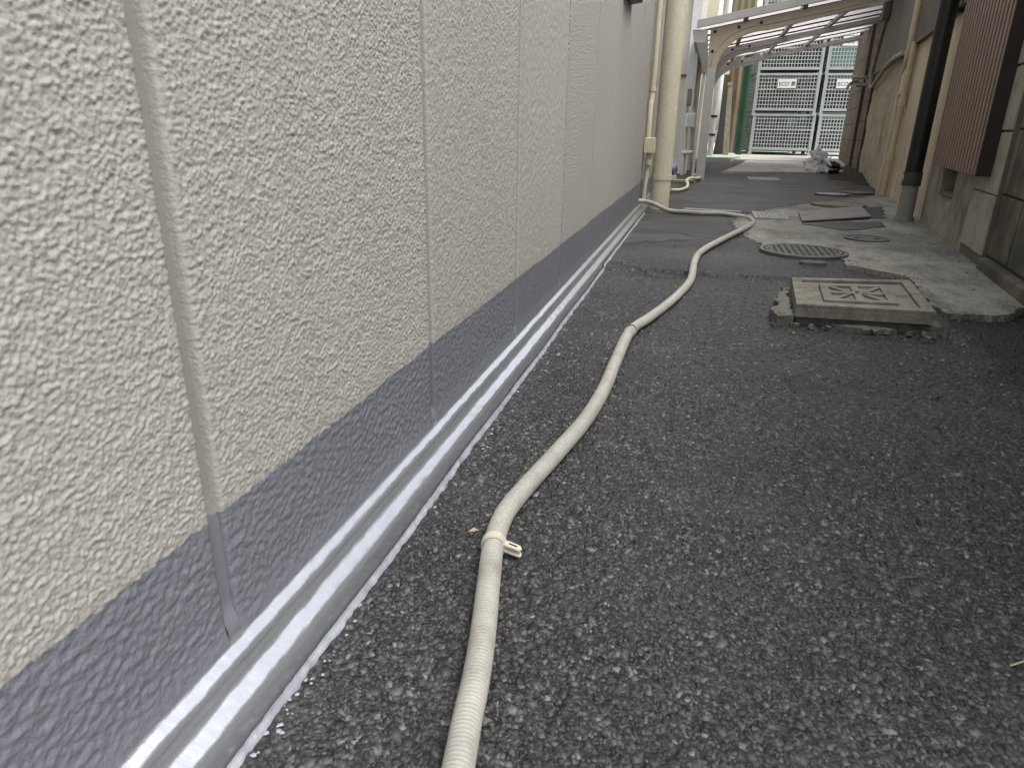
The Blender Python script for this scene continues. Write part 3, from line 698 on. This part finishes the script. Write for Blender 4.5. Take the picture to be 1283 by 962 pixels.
blockwall('block_pilaster', 'pale concrete block pier between the dark block wall and the brown slats', 2.755, 3.10, .053, 6, .014, M_BLOCK_B, M_JOINT_B, length=.40)

hs_ = thing('neighbour_house', 'old house side with cream render, brown slat screen and dark metal siding', 'house')
# plinth with a small recessed vent
pm = MB()
for a in ((3.103, 3.455, -.15, .62), (3.765, 4.13, -.15, .62), (3.455, 3.765, -.15, .197), (3.455, 3.765, .302, .62)): pm.box(-.12, .010, a[0], a[1], a[2], a[3], rw)
pm.build('plinth', M_PLINTH, hs_)
MB().box(-.16, -.09, 3.45, 3.77, .19, .31, rw).build('vent_back', M_PIT, hs_)
MB().box(-.088, .016, 3.458, 3.762, .186, .1965, rw).build('vent_sill', M_JOINT_B, hs_, bevel=.002)
MB().box(-.12, .0, 3.103, 4.135, .622, 1.2, rw).build('upper_render', M_CREAM, hs_)
MB().box(-.12, .004, 4.133, 5.95, -.15, 1.10, rw).build('render', M_CREAM, hs_)
# rougher old render further on
ss = np.arange(5.955, 8.75, .02); zs = np.arange(-.1, 1.09, .02); S, ZZ = np.meshgrid(ss, zs)
dd = .002 + .012 * fbm(S * 3, ZZ * 3, 71, 4) + .006 * perlin(S * 14, ZZ * 14, 72)
V = np.stack([1.0 + TA * S + NX * dd, S + NY * dd, ZZ], 2).reshape(-1, 3)
link('old_render', grid_mesh('old_render', V, len(ss), len(zs), M_CREAM_R), hs_)
MB().box(-.14, -.03, 5.95, 8.75, -.1, 2.35, rw).build('house_body', M_SIDING, hs_)
MB().box(-.14, -.03, 3.103, 5.948, 1.1, 2.35, rw).build('house_body', M_SIDING, hs_)
# ribbed siding sheets
def ribbed(s0, s1, z0, z1, d, pitch, depth, mat, name, parent):
    pr = []; s = s0
    while s < s1:
        pr += [(s, d), (s + pitch * .45, d), (s + pitch * .55, d - depth), (s + pitch * .92, d - depth)]; s += pitch
    pr = [p for p in pr if p[0] <= s1] + [(s1, d)]
    n = len(pr); vs = [rw(p[1], p[0], z) for z in (z0, z1) for p in pr] + [rw(-.05, p[0], z0) for p in pr]
    fs = [(i, i + 1, n + i + 1, n + i) for i in range(n - 1)] + [(i, i + 1, 2 * n + i + 1, 2 * n + i) for i in range(n - 1)]
    return MB().add(vs, fs).build(name, mat, parent)
ribbed(3.12, 5.60, 1.03, 2.35, .028, .075, .016, M_SIDING, 'ribbed_siding', hs_)
ribbed(5.62, 8.72, 1.03, 2.35, .024, .11, .004, M_SIDING, 'flat_siding', hs_)
MB().box(.0, .034, 4.2, 8.72, 1.005, 1.024, rw).build('drip_edge', M_DARK, hs_)
# slat screen
MB().box(.004, .030, 2.90, 3.87, .318, 1.75, rw).build('screen_back', M_SLATB, hs_)
MB().box(.0042, .060, 2.884, 2.899, .312, 1.76, rw).build('screen_frame', M_SLATB, hs_)
ns = 17
for i in range(ns):
    s0 = 2.905 + i * (3.865 - 2.905) / ns; w = (3.865 - 2.905) / ns
    MB().box(.0305, .056, s0 + w * .12, s0 + w * .66, .312, 1.75, rw).build('slat', M_SLAT, hs_, bevel=.002)

# black downpipe
bp = thing('black_downpipe', 'black drain pipe with a grey lower length against the cream render', 'pipe')
bx, by = 1.383, 4.13; lean = 0.0
MB().tube([(bx, by, .245), (bx, by, 2.35)], .041, 28).build('upper_pipe', M_BLACKPIPE, bp, smooth=True)
MB().tube([(bx, by, .195), (bx, by, .262)], .0455, 28).build('collar', M_TAPE, bp, smooth=True)
MB().tube([(bx, by, -.02), (bx, by, .20)], .040, 28).build('lower_pipe', M_GREYPIPE, bp, smooth=True)
MB().tube([(bx, by, .015), (bx, by, .034)], .047, 28).build('foot_ring', M_GREYPIPE, bp, smooth=True)
for k in range(2): MB().box(-.0015, .0015, -.001, .001, .0, .028, lambda x, y, z, k=k: (bx - .0452 + .002 * k + x - .0005, by - .012 + .012 * k + y + z * .3, .222 + z)).build('scratch', M_WHITE, bp)
# slim pipes
def P(d, s, z): return rw(d, s, z)
sp1 = thing('wall_pipe', 'slim tan pipe rising bent from the ground, left of the pair', 'pipe', group=None)
MB().tube(catmull([P(.045, 5.95, -.02), P(.035, 5.97, .35), P(.03, 5.97, .62), P(.035, 5.93, .80), P(.05, 5.72, .93), P(.05, 5.70, 1.3), P(.05, 5.70, 2.2)], .04), .021, 12).build('pipe', M_CREAM, sp1, smooth=True)
sp2 = thing('wall_pipe', 'slim tan pipe with couplings, right of the pair on the cream render', 'pipe')
MB().tube([P(.04, 5.70, -.02), P(.035, 5.66, .5), P(.032, 5.62, 1.02)], .021, 12).build('pipe', M_CREAM, sp2, smooth=True)
for z in (.26, .62): MB().tube([P(.04 - .008 * z, 5.70 - .08 * z, z), P(.04 - .008 * z, 5.70 - .08 * z, z + .05)], .027, 12).build('coupling', M_CREAM, sp2, smooth=True)
mb_ = MB().box(.004, .05, 5.72, 5.86, .70, .86, rw).build('meter_box', M_CREAM, None, bevel=.006); tag(mb_, 'small tan box tucked behind the two slim wall pipes', 'box')
sp3 = thing('sloping_pipe', 'thin dark pipe running up along the edge of the metal siding', 'pipe')
MB().tube(catmull([P(.03, 8.75, .90), P(.04, 8.3, .895), P(.05, 7.4, .96), P(.06, 6.6, .99), P(.05, 5.95, .985)], .05), .019, 10).build('pipe', M_CREAM_R, sp3, smooth=True)
sp4 = thing('tap_pipe', 'thin upright pipe with a box above the outdoor tap', 'pipe')
MB().tube(catmull([P(.04, 8.72, .88), P(.045, 8.70, 1.05), P(.045, 8.5, 1.25), P(.045, 8.15, 1.48)], .04), .018, 10).build('pipe', M_CREAM_R, sp4, smooth=True)
MB().box(.026, .09, 8.02, 8.22, 1.46, 1.66, rw).build('switch_box', M_SIDING, sp4, bevel=.01)
# tap
tp = thing('outdoor_tap', 'pair of chrome taps with a curved spout by the block pillar', 'tap')
M_CHROME = weathered('chrome', (.55, .55, .54), (.45, .45, .44), 8, .25, 60, .0001, metallic=.7)
MB().tube([P(.0, 9.05, .935), P(.16, 9.05, .935)], .022, 10).build('body', M_CHROME, tp, smooth=True)
MB().tube(catmull([P(.10, 9.05, .94), P(.16, 9.04, .965), P(.22, 9.02, .95), P(.25, 9.0, .89)], .02), .015, 10).build('spout', M_CHROME, tp, smooth=True)
for d in (.05, .15):
    hd = MB().tube([P(d, 9.05, .95), P(d, 9.05, 1.0)], .014, 8).build('stem', M_CHROME, tp, smooth=True)
    MB().tube([P(d - .05, 9.05, 1.005), P(d + .05, 9.05, 1.012)], .017, 8).build('handle', M_CHROME, hd, smooth=True)

blockwall('block_pillar', 'narrow brown block pillar between the old render and a dark gap', 8.80, 9.62, -.05, 12, .02, M_BLOCK_F, M_JOINT_D, length=.84, H=.197)
gapw = MB().box(-.45, -.30, 9.5, 10.6, -.1, 2.4, rw).build('gap_shade', M_PIT); tag(gapw, 'near-black backing painted as the shade deep in the gap between the block pillar and the brown block wall', 'wall')  # backing coloured near-black so the gap reads as deep shade
fb = blockwall('brown_block_wall', 'brown concrete block wall at the far right end of the alley', 10.25, 12.9, -.08, 9, .02, M_BLOCK_F, M_JOINT_D, length=.40, H=.2, thick=.14)
MB().box(-.14, .04, 10.25, 12.92, 1.785, 1.82, rw).build('coping', M_DARK, fb)

# soil and rubble at the far wall foot
ss = np.arange(7.2, 10.2, .03); us = np.linspace(0, 1, 30); S, U = np.meshgrid(ss, us)
hh = (.05 * (1 - U) ** 1.4 * (.6 + .8 * np.abs(fbm(S * 3, U * 2, 91))) + .012 * perlin(S * 20, U * 14, 92)) * sstep(7.2, 8.0, S) * sstep(10.2, 9.9, S) - .012 * U
DD = .0 + U * (.35 + .15 * perlin(S * 2, S * 0, 93))
V = np.stack([1.0 + TA * S + NX * DD, S + NY * DD, hh], 2).reshape(-1, 3)
so = link('soil_drift', grid_mesh('soil_drift', V, len(ss), len(us), M_SOIL)); so['kind'] = 'stuff'; so['label'] = 'dark soil and litter drifted against the far right wall foot'

# ------------------------------------------------------------------ far concrete, kerbs
s_ = sheet('concrete_slab', [(.53, 8.25), (1.55, 8.75), (2.3, 9.2), (2.4, 11.6), (.93, 11.4), (.80, 10.2)], lambda x, y: .014, .04, M_SLAB, .06, .02, 81); s_['kind'] = 'structure'; s_['label'] = 'grey concrete slab across the alley end'
s_ = sheet('pale_pavement', [(.75, 11.5), (6, 11.7), (9, 24), (-2, 24), (.3, 13.2)], lambda x, y: .020, .05, M_SLAB_W, .2, .02, 83); s_['kind'] = 'structure'; s_['label'] = 'pale concrete yard under the wire cages'
s_ = sheet('green_kerb', [(.28, 11.3), (.70, 11.35), (.85, 11.9), (.8, 14), (.28, 14)], lambda x, y: .05, .08, M_SLAB_G, .08, .015, 85); s_['kind'] = 'structure'; s_['label'] = 'pale green concrete step behind the canopy post'

# plastic bag
def blob(name, c, r, amp, f, mat, seed, parent=None):
    bm = bmesh.new(); bmesh.ops.create_icosphere(bm, subdivisions=4, radius=1)
    for v in bm.verts:
        p = v.co.copy(); n = fbm(np.array([p.x * f + p.z * 1.3]), np.array([p.y * f - p.z * f * .7]), seed, 3)[0]; rd = abs(perlin(np.array([p.x * f * 1.7 + seed]), np.array([p.z * f * 1.7 + p.y]), seed + 5)[0])
        k = 1 + amp * n - amp * .8 * rd
        v.co = Vector((p.x * r[0] * k, p.y * r[1] * k, max(p.z * k, -.9) * r[2]))
        if p.z > .75: v.co.z += .25 * r[2] * (p.z - .75) / .25; v.co.x *= .8
    me = bpy.data.meshes.new(name); bm.to_mesh(me); bm.free(); me.shade_smooth(); me.materials.append(mat)
    o = link(name, me, parent); o.location = c; return o
tag(blob('plastic_bag', (1.62, 8.87, .11), (.125, .10, .125), .75, 1.5, M_BAG, 3), 'crumpled clear plastic rubbish bag by the far block wall', 'bag')
tag(blob('black_bag', (1.72, 8.86, .06), (.11, .09, .065), .4, 2.0, M_BAGB, 9), 'small black bag half under the clear plastic bag', 'bag')

# ------------------------------------------------------------------ canopy
cp = thing('canopy', 'low aluminium lean-to canopy with translucent roof and curved brackets', 'canopy')
SL = .185
def rz(x): return 1.27 + SL * (x - .2)
def frame_at(y0, xr, first):
    MB().box(.262, .342, y0 - .035, y0 + .035, -.05, .955).build('post', M_ALU, cp, bevel=.004)
    inner = [(.345 + .40 * (1 - math.cos(a)), .955 + (rz(.75) - .105 - .955) * math.sin(a)) for a in np.linspace(0, 1.57, 12)]
    poly = [(.262, .957), (.262, rz(.262))] + [(xr, rz(xr)), (xr, rz(xr) - .06)] + [(1.3, rz(1.3) - (.085 if first else .05)), (.95, rz(.95) - (.10 if first else .07))] + inner[::-1]
    ar = MB().prism(poly, y0 - .028, y0 + .028, lambda u, w, t: (u, t, w)).build('curved_arm', M_CHAMP if first else M_ALU, cp)
    # raised outer edge of the bracket
    edge = [(.30 + .40 * (1 - math.cos(a)), .99 + (rz(.72) - .06 - .99) * math.sin(a)) for a in np.linspace(0, 1.57, 12)]
    pts = [(x, y0 - .029, z) for x, z in edge] + [(1.3, y0 - .029, rz(1.3) - .055), (xr - .02, y0 - .029, rz(xr - .02) - .035)]
    MB().tube(pts, .006, 6).build('edge_line', M_ALU, ar)
    for bxp, bz in ((.30, rz(.3) - .03), (.50, rz(.5) - .035), (.68, rz(.68) - .035), (.295, 1.10)):
        MB().tube([(bxp, y0 - .032, bz), (bxp, y0 - .024, bz)], .014, 10).build('bolt', M_DARK, ar)
frame_at(7.05, 1.98, True); frame_at(8.95, 2.0, False); frame_at(10.9, 2.16, False)
xa, ya, yb = .17, 6.97, 10.98
def roofpt(x, y, z): return (x, y, rz(x) + z)
npan = 9
for i in range(npan):
    a = ya + (yb - ya) * i / npan; b = ya + (yb - ya) * (i + 1) / npan; xr = 1.72 + .114 * (a - 6.97) + .12
    MB().box(xa, xr, a + .013, b - .013, .052, .056, roofpt).build('roof_panel', M_ROOF, cp)
    MB().box(xa, xr, b - .012, b + .012, .040, .066, roofpt).build('glazing_bar', M_DARK if i % 3 != 2 else M_ALU, cp)
MB().box(xa - .03, 1.86, ya - .02, ya + .012, .022, .086, roofpt).build('front_rail', M_ALU, cp, bevel=.003)
for x in (.55, 1.02, 1.49): MB().box(x - .02, x + .02, ya + .013, yb, .004, .0385, roofpt).build('purlin', M_ALUD, cp)
MB().prism([(.105, rz(.2) + .0), (.235, rz(.2) - .0), (.225, rz(.2) - .10), (.125, rz(.2) - .10)], ya, yb, lambda u, w, t: (u, t, w)).build('gutter', M_ALU, cp)
gl = MB().prism([(.15, 1.17), (.245, 1.17), (.258, .92), (.235, .92)], ya - .01, ya + .07, lambda u, w, t: (u, t, w)).build('leader_head', M_ALUD, cp, bevel=.004)
MB().tube([(.245, 7.0, .93), (.232, 7.0, .5), (.232, 7.0, .0)], .014, 10).build('leader_pipe', M_ALU, cp, smooth=True)

# ------------------------------------------------------------------ wire cages
CW, CD, CH = 1.02, .85, .655
def wires(x0, x1, z0, z1, nx, nz, fr, r=.0075):
    m = MB()
    for i in range(nx + 1):
        x = x0 + (x1 - x0) * i / nx; m.box(x - r, x + r, -r, r, z0, z1, fr)
    for i in range(nz + 1):
        z = z0 + (z1 - z0) * i / nz; m.box(x0, x1, -r - .004, r - .002, z - r, z + r, fr)
    return m
cage_meshes = dict(
    front=wires(.03, CW - .03, .07, CH - .035, 19, 9, lambda x, y, z: (x, y, z)).mesh('front_wires', M_WIRE),
    side=wires(.03, CD - .03, .07, CH - .035, 16, 9, lambda x, y, z: (y, x, z)).mesh('side_wires', M_WIRE))
fm = MB()
for x in (0, CW):
    for y in (0, CD): fm.box(x - .022, x + .022, y - .022, y + .022, .0, CH)
for z in (.05, CH - .03):
    for y in (0, CD): fm.box(.0, CW, y - .018, y + .018, z - .018, z + .018)
    for x in (0, CW): fm.box(x - .017, x + .017, 0, CD, z - .017, z + .017)
fm.box(.02, CW - .02, .02, CD - .02, .052, .062)
fm.box(.0, CW, -.016, .002, CH * .56, CH * .60)
cage_meshes['frame'] = fm.mesh('frame', M_WIRE)
def load_mesh(seed):
    r = random.Random(seed); m = MB()
    for i in range(5):
        for j in range(4):
            for k in range(4):
                if r.random() < .22: continue
                x, y, z = .06 + i * .185, .12 + j * .18, .07 + k * .13
                m.box(x + r.uniform(0, .02), x + .165, y, y + .16, z, z + r.uniform(.09, .125))
    return m.mesh('load', M_LOAD)
loads = [load_mesh(i) for i in range(3)]
sign_m = MB().box(0, .31, -.036, -.028, 0, .145).mesh('sign', M_SIGN)
def text_mesh(body, size):
    cu = bpy.data.curves.new('lettering', 'FONT'); cu.body = body; cu.size = size; cu.extrude = .001
    ob = bpy.data.objects.new('tmp', cu); col.objects.link(ob); bpy.context.view_layer.update()
    me = bpy.data.meshes.new_from_object(ob.evaluated_get(bpy.context.evaluated_depsgraph_get())); bpy.data.objects.remove(ob)
    me.transform(Matrix.Rotation(math.pi / 2, 4, 'X')); me.materials.clear(); me.materials.append(M_INK); return me
letter = text_mesh('ECO \u7d20\u5b50', .085)
foot_m = MB().box(-.03, .03, -.03, .03, -.05, -.001).mesh('foot', M_WIRE)
cols_ = ((1.10, 14.0, 'left'), (2.23, 14.02, 'right'), (.965, 14.98, 'rear'))
lv = ('bottom', 'second', 'third', 'top')
for ci, (x0, y0, cn) in enumerate(cols_):
    for t in range(4 if ci < 2 else 3):
        z0 = .075 + t * .665 + .0
        lx = x0 - .012 * t + rng.uniform(-.01, .01)
        lab = {0: '%s wire cage of the %s stack at the alley end', 1: '%s wire cage from the ground in the %s stack', 2: '%s wire cage up in the %s stack under the canopy edge', 3: '%s wire cage of the %s stack seen above the canopy'}[t] % (lv[t], cn)
        c = thing('wire_cage', lab, 'cage', group='zinc wire cages stacked at the alley end'); c.location = (lx, y0 + rng.uniform(-.02, .02), z0)
        link('frame', cage_meshes['frame'], c)
        for yy_ in (.0,):
            o = link('wire_panel', cage_meshes['front'], c); o.location = (0, yy_, 0); o['kind'] = 'stuff'
        for xx_ in (.0, CW):
            o = link('wire_panel', cage_meshes['side'], c); o.location = (xx_, 0, 0); o['kind'] = 'stuff'
        if not (t == 2 and ci == 1) and ci < 2: link('load', loads[(t + ci) % 3], c)
        for fx in (.0, CW):
            for fy in (.0, CD): o = link('foot', foot_m, c); o.location = (fx, fy, 0)
        if (t, ci) in ((1, 0), (1, 1), (2, 1)):
            sgn = link('sign', sign_m, c); sgn.location = (.345 if ci == 0 else .18, 0, .40)
            lt = link('lettering', letter, sgn); lt.location = (.018, -.038, .04)
yc = MB().box(1.45, 1.75, 13.6, 13.9, 2.53, 2.75).build('yellow_crate', M_YELLOW, None, bevel=.01)
bpy.data.objects.remove(yc)
# fences and boards to the left of the cages
def corr_fence(name, label, x0, x1, y, z1, pitch, depth, mat):
    xs = np.arange(x0, x1 + .001, pitch / 8); vs = []; n = len(xs)
    for z in (0.0, z1):
        vs += [(x, y + depth * math.sin(2 * math.pi * x / pitch), z) for x in xs]
    vs += [(x, y + .05, z) for z in (0.0, z1) for x in xs]
    fs = [(i, i + 1, n + i + 1, n + i) for i in range(n - 1)] + [(2 * n + i, 3 * n + i, 3 * n + i + 1, 2 * n + i + 1) for i in range(n - 1)] + [(n + i, n + i + 1, 3 * n + i + 1, 3 * n + i) for i in range(n - 1)]
    return tag(MB().add(vs, fs).build(name, mat, None, smooth=True), label, 'fence')
corr_fence('tan_fence', 'rusty tan corrugated metal sheet standing left of the cages', .60, .81, 13.6, 2.1, .11, .02, M_TAN)
corr_fence('olive_fence', 'tall olive corrugated sheet rising behind the canopy roof', .52, .98, 15.2, 3.1, .12, .02, M_OLIVE)
corr_fence('green_fence', 'narrow dark green metal sheet touching the cages', .81, .95, 13.75, 2.0, .16, .012, M_GREEN)
bd = thing('leaning_board', 'dark board leaning in the corner behind the canopy', 'board')
MB().box(0, .30, 0, .03, 0, .95, lambda x, y, z: (.44 + x * .55 + z * .10, 12.6 + y + x * .5 + z * .25, .05 + z - .25 * (.30 - x))).build('board', M_BOARD, bd)
wp = thing('wooden_post', 'weathered pale timber leaning beside the dark board', 'post')
MB().box(0, .095, 0, .08, 0, 1.05, lambda x, y, z: (.60 + x * (1 - .25 * z) - z * .035, 12.45 + y + z * .06, .05 + z)).build('post', M_WOOD, wp, bevel=.006)
MB().box(-.012, .09, -.012, .092, 1.052, 1.10, lambda x, y, z: (.60 + x * .75 - z * .035, 12.45 + y + z * .06, .05 + z)).build('cap', M_WOOD, wp, bevel=.006)
gp = thing('grey_pole', 'light grey round pole standing behind the canopy post', 'pole')
MB().tube([(.395, 11.9, .04), (.395, 11.9, 2.6)], .042, 16).build('pole', M_ALU, gp, smooth=True)
for z in (.35, .62): MB().tube([(.395, 11.9, z), (.395, 11.9, z + .03)], .05, 16).build('band', M_DARK, gp, smooth=True)
arch = [(.43, 1.32), (.43, 1.60), (.50, 1.60)] + [(.50 + .08 * math.sin(a), 1.44 + .16 * math.cos(a)) for a in np.linspace(.2, 1.57, 7)] + [(.58, 1.32)]
am = MB().prism(arch, 13.3, 13.36, lambda u, w, t: (u, t, w)).build('cream_board', M_CREAMW); tag(am, 'round shouldered cream panel behind the curved canopy bracket', 'panel')

# cream building beyond the stucco wall
cb = thing('cream_building', 'bright cream clad building beyond the thick drain pipe', 'building')
MB().box(-3, .10, 7.9, 12.2, -.1, 2.9).build('wall', M_CREAMW, cb)
MB().box(-3, .29, 12.2, 16, -.1, 2.9).build('wall', M_CREAMW, cb)
MB().box(.06, .155, 7.86, 7.95, .0, 2.9).build('corner_trim', M_WHITE, cb, bevel=.004)
MB().box(.102, .165, 9.2, 9.3, .0, 2.9).build('corner_trim', M_WHITE, cb, bevel=.004)
MB().box(.10, .155, 10.6, 10.7, .0, 2.9).build('corner_trim', M_CREAMW, cb, bevel=.004)
for z in (.95, 1.9, 2.85): MB().box(-3, .106, 7.88, 7.9, z, z + .02).build('band', M_JOINT_B, cb)
mt = thing('gas_fittings', 'cluster of cream pipes and a small meter on the cream building', 'meter')
MB().tube(catmull([(.12, 7.6, .0), (.12, 7.62, .3), (.10, 7.64, .62), (.11, 7.62, .80)], .03), .018, 10).build('pipe', M_CONDUIT, mt, smooth=True)
MB().tube([(.175, 7.66, .05), (.165, 7.66, .7)], .014, 10).build('pipe', M_CONDUIT, mt, smooth=True)
MB().box(.10, .20, 7.56, 7.68, .46, .60).build('meter', M_WHITE, mt, bevel=.02)
MB().box(.095, .14, 7.56, 7.62, .66, .82).build('valve_box', M_WOOD, mt, bevel=.01)
MB().tube([(.10, 7.58, .22), (.20, 7.58, .23)], .02, 10).build('valve', M_WHITE, mt, smooth=True)
fh = thing('short_hose', 'short cream hose curling on the ground beyond the thick pipe', 'hose')
MB().tube(catmull([(.11, 5.35, .03), (.17, 5.5, .02), (.215, 5.75, .022), (.215, 6.05, .03), (.20, 6.15, .045), (.225, 6.4, .05), (.285, 6.75, .03), (.30, 7.2, .02), (.22, 7.5, .02)], .02), .0125, 12).build('tube', M_CONDUIT, fh, smooth=True)
tarp = blob('folded_sheet', (.05, 6.75, .10), (.045, .2, .12), .25, 1.6, M_TARP, 15); tag(tarp, 'folded blue grey sheet bundled against the wall behind the thick pipe', 'sheet')
plk = MB().box(.05, .27, 6.55, 6.66, .0, .022).build('plank', M_WOOD, None, bevel=.003); tag(plk, 'short wooden plank on the ground behind the thick pipe', 'plank')
# backdrop yard wall
yw = thing('yard_wall', 'green grey yard wall behind the stacked cages', 'wall')
MB().box(1.05, 9, 16.4, 16.6, 0, 2.2).build('wall', M_FARWALL, yw)
yb_ = MB().box(1.50, 1.66, 13.55, 13.72, 2.10, 2.38).build('yellow_sign', M_YELLOW, None, bevel=.004)
bpy.data.objects.remove(yb_)

# ------------------------------------------------------------------ litter on the asphalt
def straw(pts, r, label):
    o = MB().tube(catmull([(x, y, float(ground_z(np.array([x]), np.array([y]))[0]) + .004 + z) for x, y, z in pts], .004), r, 5).build('dry_straw', M_STRAW); tag(o, label, 'straw')
straw([(.655, .605, 0), (.668, .612, .002), (.682, .622, .001)], .0009, 'thick pale straw on the asphalt at the lower right edge')
straw([(.835, 1.06, .001), (.870, 1.05, .004), (.905, 1.045, .001)], .0007, 'long thin straw lying near the damp right side')
straw([(.840, 1.095, .001), (.860, 1.11, .003), (.878, 1.12, .001)], .0007, 'thin straw crossing a shorter one near the damp right side')
straw([(.872, 1.10, .002), (.873, 1.118, .003), (.875, 1.13, .001)], .0006, 'shortest straw, crossing the thin one near the damp right side')
lf_ = MB().add([(.108, .668, .004), (.116, .666, .007), (.120, .674, .005), (.112, .679, .004)], [(0, 1, 2, 3)]); 
lf_.add([(.108, .668, .003), (.116, .666, .006), (.120, .674, .004), (.112, .679, .003)], [(3, 2, 1, 0)])
tag(lf_.build('leaf_flake', M_STRAW), 'tiny yellowish flake on the asphalt left of the hose clamp', 'flake')
